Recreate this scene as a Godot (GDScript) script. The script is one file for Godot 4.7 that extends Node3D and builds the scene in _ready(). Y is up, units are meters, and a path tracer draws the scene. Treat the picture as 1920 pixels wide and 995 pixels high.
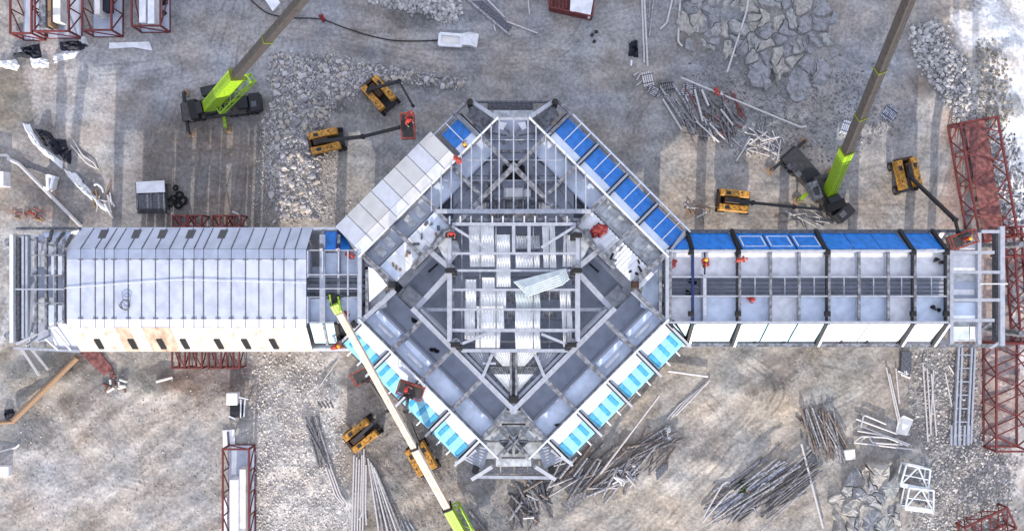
extends Node3D
# A polar station under construction, seen straight down from a drone at 90 m.
const H := 90.0            # camera height
const F := 1560.0          # focal length in photo pixels
const CX := 960.0
const CY := 497.5
const S2 := 1.41421356
const TOP := 12.0          # flat roof level
const EAVE := 9.2          # foot of the sloped sides
const BASE := 6.6          # underside of the raised building

var M := {}
var rng := RandomNumberGenerator.new()
var n_big := FastNoiseLite.new()
var n_mid := FastNoiseLite.new()
var n_fine := FastNoiseLite.new()
var unit_box: BoxMesh
var used := {}
var mounds := []

func W(x: float, y: float, h: float = 0.0) -> Vector3:      # the point at height h seen at (x, y) of the photograph
	return Vector3((x - CX) * (H - h) / F, h, (y - CY) * (H - h) / F)

func G(x: float, y: float, dh: float = 0.0) -> Vector3:     # the same on the ground
	var p := W(x, y, 0.0)
	p.y = gh(p.x, p.z) + dh
	return p

func gh(x: float, z: float) -> float:
	var e := 0.30 * n_big.get_noise_2d(x, z) + 0.13 * n_mid.get_noise_2d(x, z) * rough(x, z)
	for m in mounds:
		var dx: float = (x - m[0]) / m[2]
		var dz: float = (z - m[1]) / m[3]
		var q := dx * dx + dz * dz
		if q < 1.0:
			var k := 1.0 - q
			e += m[4] * k * k * (1.0 + 0.5 * n_mid.get_noise_2d(x * 1.3, z * 1.3))
	return e

func rough(x: float, z: float) -> float:
	# the graded yard above the building is flatter than the rest
	var px := x * F / H + CX
	var py := z * F / H + CY
	var yard := 1.0
	if py < 430.0 and px > 60.0 and px < 1250.0: yard = 0.22
	elif px > 1250.0 and px < 1680.0 and py > 640.0 and py < 900.0: yard = 0.5
	return yard

func numbered(n: String) -> String:
	if not used.has(n):
		used[n] = 0
		return n
	used[n] += 1
	return "%s_%03d" % [n, used[n]]

func thing(called: String, label: String, category: String, at := Vector3.ZERO, group := "") -> Node3D:
	var o := Node3D.new()
	o.name = numbered(called)
	add_child(o)
	o.position = at
	tag(o, label, category, group)
	return o

func tag(o: Node, label: String, category: String, group := "", kind := ""):
	if label != "": o.set_meta("label", label)
	if category != "": o.set_meta("category", category)
	if group != "": o.set_meta("group", group)
	if kind != "": o.set_meta("kind", kind)

func put(mesh: Mesh, called: String, mat: Material, parent: Node, xf := Transform3D.IDENTITY) -> MeshInstance3D:
	# xf is in world space
	var o := MeshInstance3D.new()
	o.mesh = mesh
	o.material_override = mat
	o.name = numbered(called) if parent == self else called
	parent.add_child(o, true)
	if parent == self: o.transform = xf
	else: o.transform = parent.global_transform.affine_inverse() * xf
	return o

func bar_xf(a: Vector3, b: Vector3, w: float, d: float) -> Transform3D:
	var z := b - a
	var l := z.length()
	z = z / l
	var up := Vector3.UP
	if absf(z.y) > 0.97: up = Vector3.FORWARD
	var x := up.cross(z).normalized()
	var y := z.cross(x)
	return Transform3D(Basis(x * w, y * d, z * l), (a + b) * 0.5)

func bar(parent: Node, called: String, mat: Material, a: Vector3, b: Vector3, w: float, d: float) -> MeshInstance3D:
	return put(unit_box, called, mat, parent, bar_xf(a, b, w, d))

func box(parent: Node, called: String, mat: Material, c: Vector3, s: Vector3) -> MeshInstance3D:
	return put(bevel_box(s, minf(0.06, minf(s.x, minf(s.y, s.z)) * 0.2)), called, mat, parent, Transform3D(Basis.IDENTITY, c))

# ---- mesh making
func tri(st: SurfaceTool, a: Vector3, b: Vector3, c: Vector3, n: Vector3):
	if (b - a).cross(c - a).dot(n) > 0.0:
		var t := b
		b = c
		c = t
	var fn := -(b - a).cross(c - a)
	if fn.length_squared() < 1e-14: return
	st.set_normal(fn.normalized())
	st.add_vertex(a)
	st.set_normal(fn.normalized())
	st.add_vertex(b)
	st.set_normal(fn.normalized())
	st.add_vertex(c)

func begin() -> SurfaceTool:
	var st := SurfaceTool.new()
	st.begin(Mesh.PRIMITIVE_TRIANGLES)
	return st

func poly_face(st: SurfaceTool, p: Array, n: Vector3):
	for i in range(1, p.size() - 1):
		tri(st, p[0], p[i], p[i + 1], n)

func prism_mesh(p: Array, th: float, dir := Vector3.DOWN) -> ArrayMesh:
	var st := begin()
	var lo := []
	var c := Vector3.ZERO
	for q in p:
		lo.append(q + dir * th)
		c += q
	c /= p.size()
	poly_face(st, p, -dir)
	poly_face(st, lo, dir)
	for i in p.size():
		var j: int = (i + 1) % p.size()
		var n: Vector3 = (p[i] + p[j]) * 0.5 - c
		tri(st, p[i], p[j], lo[j], n)
		tri(st, p[i], lo[j], lo[i], n)
	return st.commit()

func bevel_box_to(st: SurfaceTool, c: Vector3, s: Vector3, b: float):
	var h := s * 0.5
	var i := h - Vector3(b, b, b)
	for ax in 3:
		var u := (ax + 1) % 3
		var v := (ax + 2) % 3
		for sg in [-1.0, 1.0]:
			var n := Vector3.ZERO
			n[ax] = sg
			var q := []
			for k in [[-1, -1], [1, -1], [1, 1], [-1, 1]]:
				var p := Vector3.ZERO
				p[ax] = sg * h[ax]
				p[u] = k[0] * i[u]
				p[v] = k[1] * i[v]
				q.append(c + p)
			poly_face(st, q, n)
			# the chamfer towards +-u
			for su in [-1.0, 1.0]:
				var e := []
				for sv in [-1.0, 1.0]:
					var p1 := Vector3.ZERO
					p1[ax] = sg * h[ax]
					p1[u] = su * i[u]
					p1[v] = sv * i[v]
					e.append(c + p1)
				for sv in [1.0, -1.0]:
					var p2 := Vector3.ZERO
					p2[ax] = sg * i[ax]
					p2[u] = su * h[u]
					p2[v] = sv * i[v]
					e.append(c + p2)
				var nn := Vector3.ZERO
				nn[ax] = sg
				nn[u] = su
				poly_face(st, e, nn)
	for sx in [-1.0, 1.0]:
		for sy in [-1.0, 1.0]:
			for sz in [-1.0, 1.0]:
				tri(st, c + Vector3(sx * h.x, sy * i.y, sz * i.z), c + Vector3(sx * i.x, sy * h.y, sz * i.z), c + Vector3(sx * i.x, sy * i.y, sz * h.z), Vector3(sx, sy, sz))

func bevel_box(s: Vector3, b: float) -> ArrayMesh:
	var st := begin()
	bevel_box_to(st, Vector3.ZERO, s, b)
	return st.commit()

func quad(parent: Node, called: String, mat: Material, a: Array, th: float) -> MeshInstance3D:
	# a: x, y, h of each corner, photo pixels and metres; th: thickness downwards
	var p := []
	for i in a.size() / 3: p.append(W(a[i * 3], a[i * 3 + 1], a[i * 3 + 2]))
	return put(prism_mesh(p, th), called, mat, parent, Transform3D.IDENTITY)

func rect(parent: Node, called: String, mat: Material, x0, y0, x1, y1, h: float, th := 0.08) -> MeshInstance3D:
	return quad(parent, called, mat, [x0, y0, h, x1, y0, h, x1, y1, h, x0, y1, h], th)

func pbar(parent: Node, called: String, mat: Material, x0, y0, h0, x1, y1, h1, w := 0.25, d := 0.25) -> MeshInstance3D:
	return bar(parent, called, mat, W(x0, y0, h0), W(x1, y1, h1), w, d)

func wall(parent: Node, called: String, mat: Material, x0, y0, x1, y1, h1: float, h0: float, th := 0.12) -> MeshInstance3D:
	# an upright plate whose top edge is seen from (x0, y0) to (x1, y1)
	var a := W(x0, y0, h1)
	var b := W(x1, y1, h1)
	a.y = (h0 + h1) * 0.5
	b.y = a.y
	return bar(parent, called, mat, a, b, th, h1 - h0)

func corrugated(parent: Node, called: String, mat: Material, p: Array, n: int, amp: float) -> MeshInstance3D:
	# p: four world points; the folds are counted along p0-p1 and run from p0 to p3
	var st := begin()
	var nn: Vector3 = (p[1] - p[0]).cross(p[3] - p[0]).normalized()
	if nn.y < 0: nn = -nn
	var prof := [0.0, 0.0, 1.0, 1.0]
	var at := [0.0, 0.34, 0.5, 0.84]
	var prev_t := 0.0
	var prev_z := 0.0
	for i in n:
		for k in range(1, 5):
			var t: float = (i + (at[k] if k < 4 else 1.0)) / n
			var z: float = (prof[k] if k < 4 else 0.0) * amp
			var a: Vector3 = p[0].lerp(p[1], prev_t) + nn * prev_z
			var b: Vector3 = p[0].lerp(p[1], t) + nn * z
			var c: Vector3 = p[3].lerp(p[2], t) + nn * z
			var d: Vector3 = p[3].lerp(p[2], prev_t) + nn * prev_z
			tri(st, a, b, c, nn)
			tri(st, a, c, d, nn)
			var g := -nn * 0.02
			tri(st, a + g, b + g, c + g, -nn)
			tri(st, a + g, c + g, d + g, -nn)
			tri(st, a, b, b + g, a - d)
			tri(st, a, b + g, a + g, a - d)
			tri(st, d, c, c + g, d - a)
			tri(st, d, c + g, d + g, d - a)
			prev_t = t
			prev_z = z
	return put(st.commit(), called, mat, parent, Transform3D.IDENTITY)

func tube_to(st: SurfaceTool, pts: Array, r: float, sides := 8, r_end := -1.0):
	if r_end < 0.0: r_end = r
	var n := pts.size()
	var rings := []
	var nrm := []
	var x := Vector3.ZERO
	for i in n:
		var t: Vector3
		if i == 0: t = (pts[1] - pts[0]).normalized()
		elif i == n - 1: t = (pts[n - 1] - pts[n - 2]).normalized()
		else: t = ((pts[i] - pts[i - 1]).normalized() + (pts[i + 1] - pts[i]).normalized()).normalized()
		if i == 0:
			x = t.cross(Vector3.UP if absf(t.y) < 0.9 else Vector3.RIGHT).normalized()
		else:
			x = (x - t * x.dot(t)).normalized()
		var y := t.cross(x)
		var rr := lerpf(r, r_end, float(i) / (n - 1))
		var ring := []
		var nr := []
		for k in sides:
			var a := TAU * k / sides
			var d := x * cos(a) + y * sin(a)
			ring.append(pts[i] + d * rr)
			nr.append(d)
		rings.append(ring)
		nrm.append(nr)
	for i in n - 1:
		for k in sides:
			var k2 := (k + 1) % sides
			var v := [rings[i][k], rings[i][k2], rings[i + 1][k2], rings[i + 1][k]]
			var q := [nrm[i][k], nrm[i][k2], nrm[i + 1][k2], nrm[i + 1][k]]
			var flip: bool = (v[1] - v[0]).cross(v[2] - v[0]).dot(q[0]) > 0.0
			for o in ([[0, 2, 1], [0, 3, 2]] if flip else [[0, 1, 2], [0, 2, 3]]):
				for m in o:
					st.set_normal(q[m])
					st.add_vertex(v[m])
	poly_face(st, rings[0], pts[0] - pts[1])
	poly_face(st, rings[n - 1], pts[n - 1] - pts[n - 2])

func tube_mesh(pts: Array, r: float, sides := 8, r_end := -1.0) -> ArrayMesh:
	var st := begin()
	tube_to(st, pts, r, sides, r_end)
	return st.commit()

func tube(parent: Node, called: String, mat: Material, pts: Array, r: float, sides := 8) -> MeshInstance3D:
	return put(tube_mesh(pts, r, sides), called, mat, parent, Transform3D.IDENTITY)

func cyl(parent: Node, called: String, mat: Material, a: Vector3, b: Vector3, r: float, sides := 14) -> MeshInstance3D:
	return tube(parent, called, mat, [a, b], r, sides)

# ---- materials
func noise_img(seed_: int, freq: float, size: int, octaves := 4) -> Image:
	var n := FastNoiseLite.new()
	n.seed = seed_
	n.frequency = freq
	n.noise_type = FastNoiseLite.TYPE_SIMPLEX_SMOOTH
	n.fractal_octaves = octaves
	var im := n.get_seamless_image(size, size)
	im.convert(Image.FORMAT_L8)
	return im

func tone_tex(im: Image, lo: float, hi: float, tint := Color(1, 1, 1)) -> ImageTexture:
	var d := im.get_data()
	var o := PackedByteArray()
	o.resize(d.size() * 3)
	for i in d.size():
		var t := d[i] / 255.0
		var v := clampf(lo + (hi - lo) * t, 0, 1)
		o[i * 3] = int(255 * lerpf(tint.r, 1.0, t) * v)
		o[i * 3 + 1] = int(255 * lerpf(tint.g, 1.0, t) * v)
		o[i * 3 + 2] = int(255 * lerpf(tint.b, 1.0, t) * v)
	var r := Image.create_from_data(im.get_width(), im.get_height(), false, Image.FORMAT_RGB8, o)
	r.generate_mipmaps()
	return ImageTexture.create_from_image(r)

func mat(called: String, col: Color, rough_: float, tex: Texture2D = null, scale_ := 0.15, metal := 0.0, normal: Texture2D = null, nstr := 0.4) -> StandardMaterial3D:
	var m := StandardMaterial3D.new()
	m.albedo_color = col
	m.roughness = rough_
	m.metallic = metal
	m.uv1_triplanar = true
	m.uv1_world_triplanar = true
	m.uv1_scale = Vector3.ONE * scale_
	if tex: m.albedo_texture = tex
	if normal:
		m.normal_enabled = true
		m.normal_texture = normal
		m.normal_scale = nstr
	M[called] = m
	return m

func make_materials():
	var a := noise_img(11, 0.02, 256, 5)
	var b := noise_img(23, 0.06, 256, 4)
	var grime := tone_tex(a, 0.55, 1.15, Color(0.93, 0.9, 0.86))
	var soft := tone_tex(a, 0.88, 1.06)
	var film := tone_tex(noise_img(31, 0.03, 256, 6), 0.78, 1.12, Color(0.97, 0.95, 0.92))
	var mottled := tone_tex(b, 0.5, 1.2, Color(0.95, 0.92, 0.9))
	var rust := tone_tex(b, 0.35, 1.2, Color(0.9, 0.75, 0.65))
	var bump := Image.new()
	bump.copy_from(b)
	bump.convert(Image.FORMAT_RGBA8)
	bump.bump_map_to_normal_map(3.0)
	bump.generate_mipmaps()
	var nt := ImageTexture.create_from_image(bump)
	mat("roof", Color(0.74, 0.77, 0.83), 0.45, soft, 0.10, 0.0, nt, 0.04)
	mat("roof_b", Color(0.72, 0.75, 0.82), 0.45, soft, 0.13, 0.0, nt, 0.04)
	mat("white", Color(0.90, 0.91, 0.93), 0.5, soft, 0.17, 0.0, nt, 0.1)
	mat("cream", Color(0.89, 0.88, 0.86), 0.5, soft, 0.12)
	mat("dusty", Color(0.84, 0.82, 0.80), 0.55, tone_tex(b, 0.66, 1.2, Color(0.93, 0.85, 0.78)), 0.07)
	mat("tan", Color(0.74, 0.67, 0.61), 0.6, tone_tex(a, 0.7, 1.15, Color(0.9, 0.82, 0.75)), 0.2)
	mat("deck", Color(0.76, 0.79, 0.82), 0.5, film, 0.15)
	mat("sheet", Color(0.93, 0.94, 0.94), 0.5, soft, 0.21)
	mat("sheet_green", Color(0.82, 0.86, 0.86), 0.5, soft, 0.21)
	mat("galv", Color(0.55, 0.57, 0.61), 0.55, grime, 0.3, 0.1)
	mat("galv_light", Color(0.66, 0.68, 0.72), 0.5, soft, 0.3, 0.1)
	mat("paint_white", Color(0.86, 0.88, 0.9), 0.45, soft, 0.3)
	mat("steel", Color(0.42, 0.44, 0.48), 0.55, mottled, 0.3, 0.3)
	mat("dark", Color(0.13, 0.14, 0.17), 0.6, mottled, 0.3)
	mat("black", Color(0.07, 0.075, 0.09), 0.7, mottled, 0.3)
	mat("floor_dark", Color(0.70, 0.73, 0.79), 0.8, soft, 0.12)
	mat("floor_void", Color(0.70, 0.73, 0.79), 0.8, soft, 0.12)
	mat("floor_light", Color(0.83, 0.88, 0.95), 0.6, soft, 0.14)
	mat("corridor", Color(0.70, 0.73, 0.79), 0.8, soft, 0.14)
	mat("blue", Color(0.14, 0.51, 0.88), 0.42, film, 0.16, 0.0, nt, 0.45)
	mat("navy", Color(0.04, 0.12, 0.34), 0.45, soft, 0.2)
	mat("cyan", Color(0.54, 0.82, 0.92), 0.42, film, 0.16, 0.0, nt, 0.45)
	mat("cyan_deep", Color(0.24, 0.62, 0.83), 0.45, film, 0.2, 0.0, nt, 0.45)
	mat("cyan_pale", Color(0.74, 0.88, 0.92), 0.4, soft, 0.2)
	mat("lime", Color(0.58, 0.75, 0.14), 0.45, film, 0.4)
	mat("olive", Color(0.42, 0.46, 0.16), 0.5, soft, 0.2)
	mat("boom_grey", Color(0.27, 0.26, 0.26), 0.6, film, 0.2)
	mat("boom_cream", Color(0.84, 0.77, 0.71), 0.55, film, 0.2)
	mat("yellow", Color(0.82, 0.60, 0.22), 0.5, grime, 0.45)
	mat("brown", Color(0.26, 0.15, 0.07), 0.6, mottled, 0.3)
	mat("red", Color(0.42, 0.17, 0.16), 0.6, soft, 0.25)
	mat("red_light", Color(0.58, 0.37, 0.36), 0.7, grime, 0.25)
	mat("orange", Color(0.66, 0.26, 0.18), 0.6, mottled, 0.4)
	mat("pipe", Color(0.72, 0.73, 0.76), 0.5, grime, 0.5, 0.2)
	mat("pipe_light", Color(0.78, 0.77, 0.77), 0.5, soft, 0.5, 0.1)
	mat("pipe_blue", Color(0.70, 0.73, 0.80), 0.45, grime, 0.5, 0.2)
	mat("pipe_dark", Color(0.54, 0.54, 0.56), 0.6, grime, 0.5, 0.1)
	mat("rusty", Color(0.55, 0.51, 0.49), 0.8, grime, 0.5)
	mat("window_grey", Color(0.30, 0.31, 0.32), 0.3)
	mat("wood", Color(0.66, 0.55, 0.44), 0.85, mottled, 0.5)
	mat("tarp", Color(0.14, 0.16, 0.23), 0.7, mottled, 0.3)
	mat("tarp_white", Color(0.88, 0.89, 0.9), 0.7, soft, 0.3, 0.0, nt, 0.5)
	mat("glass", Color(0.10, 0.12, 0.14), 0.12)
	mat("concrete", Color(0.55, 0.53, 0.52), 0.9, mottled, 0.2)
	mat("bag_red", Color(0.58, 0.14, 0.17), 0.6, mottled, 0.5)
	mat("green", Color(0.16, 0.24, 0.13), 0.8, mottled, 0.5)
	mat("tread", Color(0.05, 0.05, 0.055), 0.9)
	mat("helmet", Color(0.75, 0.18, 0.15), 0.4)
	mat("helmet_yellow", Color(0.9, 0.68, 0.12), 0.35)
	var stone := tone_tex(b, 0.55, 1.2, Color(0.95, 0.93, 0.9))
	for i in 4:
		var c: Color = [Color(0.66, 0.65, 0.67), Color(0.74, 0.73, 0.73), Color(0.56, 0.55, 0.57), Color(0.70, 0.67, 0.63)][i]
		mat("rock%d" % i, c, 0.92, soft, 0.5, 0.0, nt, 0.4)
	for i in 3:
		var c: Color = [Color(0.66, 0.67, 0.67), Color(0.70, 0.69, 0.67), Color(0.61, 0.62, 0.64)][i]
		mat("bedrock%d" % i, c, 0.95, tone_tex(a, 0.75, 1.12, Color(0.96, 0.95, 0.93)), 0.3, 0.0, nt, 0.35)
	var sv := StandardMaterial3D.new()
	sv.vertex_color_use_as_albedo = true
	sv.roughness = 0.95
	M["vertex"] = sv
	var cloth := StandardMaterial3D.new()
	cloth.vertex_color_use_as_albedo = true
	cloth.roughness = 0.8
	M["cloth"] = cloth

# ---- ground: colours of the soil itself (grit, sand, mud, snow), no light
const GW := 1536
const GH := 880
const GX := 140.0          # metres covered by the image
const GZ := 80.2

func paint_list() -> Array:
	# x, y, half width, half height (photo pixels), turn, colour, strength, 1 = squarish
	return [
		[760, 170, 660, 260, 0, Color8(146, 142, 144), 0.95, 1],
		[1420, 130, 260, 170, 0, Color8(142, 141, 143), 0.9, 1],
		[1000, 130, 260, 120, 0, Color8(154, 149, 149), 0.8, 0],
		[1130, 90, 90, 90, 0, Color8(160, 159, 155), 0.5, 0],
		[600, 300, 140, 150, 0, Color8(150, 145, 141), 0.7, 0],
		[560, 330, 70, 110, 0, Color8(172, 161, 147), 0.7, 0],
		[590, 150, 110, 50, 0.1, Color8(117, 113, 115), 0.68, 0],
		[760, 140, 110, 22, 0.15, Color8(117, 113, 115), 0.60, 0],
		[550, 250, 56, 120, 0, Color8(123, 116, 111), 0.60, 0],
		[1760, 130, 44, 90, -0.5, Color8(112, 108, 108), 0.8, 0],
		[780, 6, 90, 26, 0.1, Color8(116, 113, 112), 0.8, 0],
		[650, 350, 60, 80, 0, Color8(156, 149, 143), 0.6, 0],
		[1600, 150, 120, 190, -0.35, Color8(150, 147, 149), 0.8, 0],
		[1420, 70, 150, 100, 0, Color8(119, 117, 117), 0.68, 0],
		[1740, 290, 60, 120, 0, Color8(150, 146, 147), 0.8, 0],
		[1500, 345, 330, 95, 0, Color8(158, 146, 135), 0.9, 1],
		[300, 150, 220, 90, 0, Color8(164, 160, 162), 0.8, 1],
		[120, 160, 70, 150, 0, Color8(160, 155, 155), 0.7, 1],
		[25, 190, 30, 90, 0, Color8(124, 113, 98), 0.9, 0],
		[110, 330, 110, 70, 0.75, Color8(117, 108, 105), 0.64, 0],
		[60, 380, 70, 40, 0, Color8(142, 127, 114), 0.7, 0],
		[55, 405, 45, 16, 0, Color8(176, 121, 102), 0.7, 0],
		[380, 310, 130, 120, 0, Color8(124, 111, 104), 0.85, 1],
		[1400, 830, 520, 240, 0, Color8(159, 148, 133), 0.95, 1],
		[1310, 880, 190, 90, -0.75, Color8(172, 157, 139), 0.9, 0],
		[1420, 740, 110, 70, 0, Color8(165, 155, 141), 0.8, 0],
		[1520, 720, 90, 60, 0, Color8(159, 146, 126), 0.7, 0],
		[1640, 680, 60, 40, 0, Color8(148, 136, 126), 0.7, 0],
		[1780, 880, 130, 150, 0, Color8(145, 140, 137), 0.9, 0],
		[1740, 740, 70, 90, 0, Color8(148, 140, 133), 0.8, 0],
		[760, 880, 140, 160, 0, Color8(146, 134, 123), 0.9, 0],
		[900, 940, 70, 60, 0, Color8(139, 133, 131), 0.8, 0],
		[556, 850, 84, 190, 0, Color8(189, 182, 174), 1.0, 1],
		[530, 700, 60, 40, 0, Color8(148, 135, 119), 0.8, 0],
		[240, 840, 260, 220, 0, Color8(165, 155, 144), 0.9, 1],
		[90, 900, 110, 90, 0, Color8(172, 162, 153), 0.8, 0],
		[40, 800, 60, 50, 0, Color8(119, 113, 107), 0.64, 0],
		[90, 700, 90, 50, 0, Color8(130, 123, 106), 0.85, 0],
		[170, 730, 70, 40, -0.6, Color8(124, 111, 104), 0.60, 0],
		[290, 700, 60, 40, 0, Color8(139, 135, 117), 0.6, 0],
		[390, 715, 80, 40, 0, Color8(124, 98, 89), 0.85, 0],
		[90, 560, 120, 100, 0, Color8(150, 144, 139), 0.6, 1],
		[1875, 640, 66, 230, 0, Color8(176, 137, 128), 0.8, 1],
		[1820, 330, 46, 110, -0.1, Color8(160, 119, 110), 0.75, 0],
		[1880, 110, 56, 190, 0.05, Color8(214, 214, 216), 1.0, 0],
		[1845, 40, 40, 70, 0, Color8(210, 211, 215), 0.95, 0],
		[1905, 320, 50, 150, 0, Color8(216, 216, 218), 1.0, 0],
		[1860, 300, 20, 70, 0, Color8(220, 220, 222), 0.7, 0],
		[1960, 300, 60, 330, 0, Color8(214, 214, 216), 1.0, 1],
		[1835, 150, 24, 60, 0.3, Color8(150, 145, 137), 0.8, 0],
		[1870, 210, 22, 40, 0, Color8(130, 125, 116), 0.6, 0],
		[1876, 395, 18, 30, 0, Color8(130, 127, 124), 0.5, 0],
		[1905, 860, 24, 70, 0, Color8(186, 183, 179), 0.7, 0],
		[1910, 690, 18, 40, 0, Color8(232, 220, 216), 0.6, 0],
		[8, 545, 16, 100, 0, Color8(176, 175, 175), 0.9, 1],
		[1350, 800, 26, 120, 0.7, Color8(182, 166, 148), 0.6, 0],
		[1470, 700, 80, 10, -0.4, Color8(130, 118, 106), 0.6, 0],
		[1440, 690, 90, 12, 0.1, Color8(124, 114, 108), 0.6, 0],
		[1400, 790, 70, 8, -0.6, Color8(135, 123, 109), 0.5, 0],
		[1180, 145, 40, 36, 0.3, Color8(124, 115, 106), 0.45, 0],
		[720, 60, 60, 8, -0.2, Color8(118, 111, 112), 0.5, 0],
		[930, 110, 60, 20, 0, Color8(142, 137, 135), 0.5, 0],
	]

func ground_image() -> Image:
	var cw := 384
	var ch := 220
	var px := PackedFloat32Array()
	px.resize(cw * ch * 3)
	for i in cw * ch:
		px[i * 3] = 152.0
		px[i * 3 + 1] = 145.0
		px[i * 3 + 2] = 138.0
	var kx := F / H * GX / cw
	var kz := F / H * GZ / ch
	for s in paint_list():
		var ca := cos(-s[4])
		var sa := sin(-s[4])
		var ext: float = maxf(s[2], s[3]) * 1.6
		var x0 := clampi(int((s[0] - ext - CX) / kx + cw * 0.5), 0, cw - 1)
		var x1 := clampi(int((s[0] + ext - CX) / kx + cw * 0.5) + 1, 0, cw - 1)
		var y0 := clampi(int((s[1] - ext - CY) / kz + ch * 0.5), 0, ch - 1)
		var y1 := clampi(int((s[1] + ext - CY) / kz + ch * 0.5) + 1, 0, ch - 1)
		var c: Color = s[5]
		var lum := c.get_luminance()
		c = c.lerp(Color(lum, lum, lum), 0.58)
		if lum < 0.85: c = Color(c.r * 0.985, c.g * 0.985, c.b * 0.98)
		for j in range(y0, y1 + 1):
			for i in range(x0, x1 + 1):
				var dx: float = (i + 0.5 - cw * 0.5) * kx + CX - s[0]
				var dy: float = (j + 0.5 - ch * 0.5) * kz + CY - s[1]
				var u: float = absf(dx * ca - dy * sa) / s[2]
				var v: float = absf(dx * sa + dy * ca) / s[3]
				var q := maxf(u, v) if s[7] == 1 else sqrt(u * u + v * v)
				var w: float = s[6] * clampf((1.25 - q) / 0.5, 0.0, 1.0)
				if w > 0.0:
					var o := (j * cw + i) * 3
					px[o] = lerpf(px[o], c.r * 255.0, w)
					px[o + 1] = lerpf(px[o + 1], c.g * 255.0, w)
					px[o + 2] = lerpf(px[o + 2], c.b * 255.0, w)
	var bytes := PackedByteArray()
	bytes.resize(cw * ch * 3)
	for i in bytes.size(): bytes[i] = int(px[i])
	var im := Image.create_from_data(cw, ch, false, Image.FORMAT_RGB8, bytes)
	im.resize(GW, GH, Image.INTERPOLATE_CUBIC)
	var base := im.get_data()
	var nz := []
	var spec := [[5, 0.012, 3], [6, 0.012, 3], [7, 0.03, 5], [8, 0.16, 3], [9, 0.35, 2]]
	for s in spec:
		var n := FastNoiseLite.new()
		n.seed = s[0]
		n.frequency = s[1]
		n.fractal_octaves = s[2]
		n.noise_type = FastNoiseLite.TYPE_SIMPLEX_SMOOTH
		var ni := n.get_image(GW, GH)
		ni.convert(Image.FORMAT_L8)
		nz.append(ni.get_data())
	var wx: PackedByteArray = nz[0]
	var wy: PackedByteArray = nz[1]
	var na: PackedByteArray = nz[2]
	var nb: PackedByteArray = nz[3]
	var nc: PackedByteArray = nz[4]
	var sn := FastNoiseLite.new()
	sn.seed = 41
	sn.frequency = 0.05
	sn.fractal_octaves = 4
	var si := sn.get_seamless_image(512, 512)
	si.convert(Image.FORMAT_L8)
	var sd := si.get_data()
	var ruts := rut_map()
	var out := PackedByteArray()
	out.resize(GW * GH * 3)
	for j in GH:
		for i in GW:
			var k := j * GW + i
			var sx := clampi(i + ((wx[k] - 128) * 5 + (nb[k] - 128)) / 22, 0, GW - 1)
			var sy := clampi(j + ((wy[k] - 128) * 5 + (nc[k] - 128)) / 22, 0, GH - 1)
			var o := (sy * GW + sx) * 3
			var f := 1.0 + (na[k] - 128) * 0.0010 + (nb[k] - 128) * 0.0011 + (nc[k] - 128) * 0.0010
			var lower := j > 520
			var su := (int((i * 0.82 - j * 0.57) * 0.22) if lower else int(i * 0.3 + j * 0.08)) & 511
			var sv := (int(i * 0.57 + j * 0.82) if lower else int(j * 0.9 - i * 0.1)) & 511
			f += (sd[sv * 512 + su] - 128) * (0.0014 if lower else 0.0009)
			f *= ruts[k]
			var warm := (wx[k] - 128) * 0.05
			var q := k * 3
			out[q] = clampi(int(base[o] * f + warm), 0, 255)
			out[q + 1] = clampi(int(base[o + 1] * f), 0, 255)
			out[q + 2] = clampi(int(base[o + 2] * f - warm), 0, 255)
	var res := Image.create_from_data(GW, GH, false, Image.FORMAT_RGB8, out)
	res.generate_mipmaps()
	return res

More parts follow.
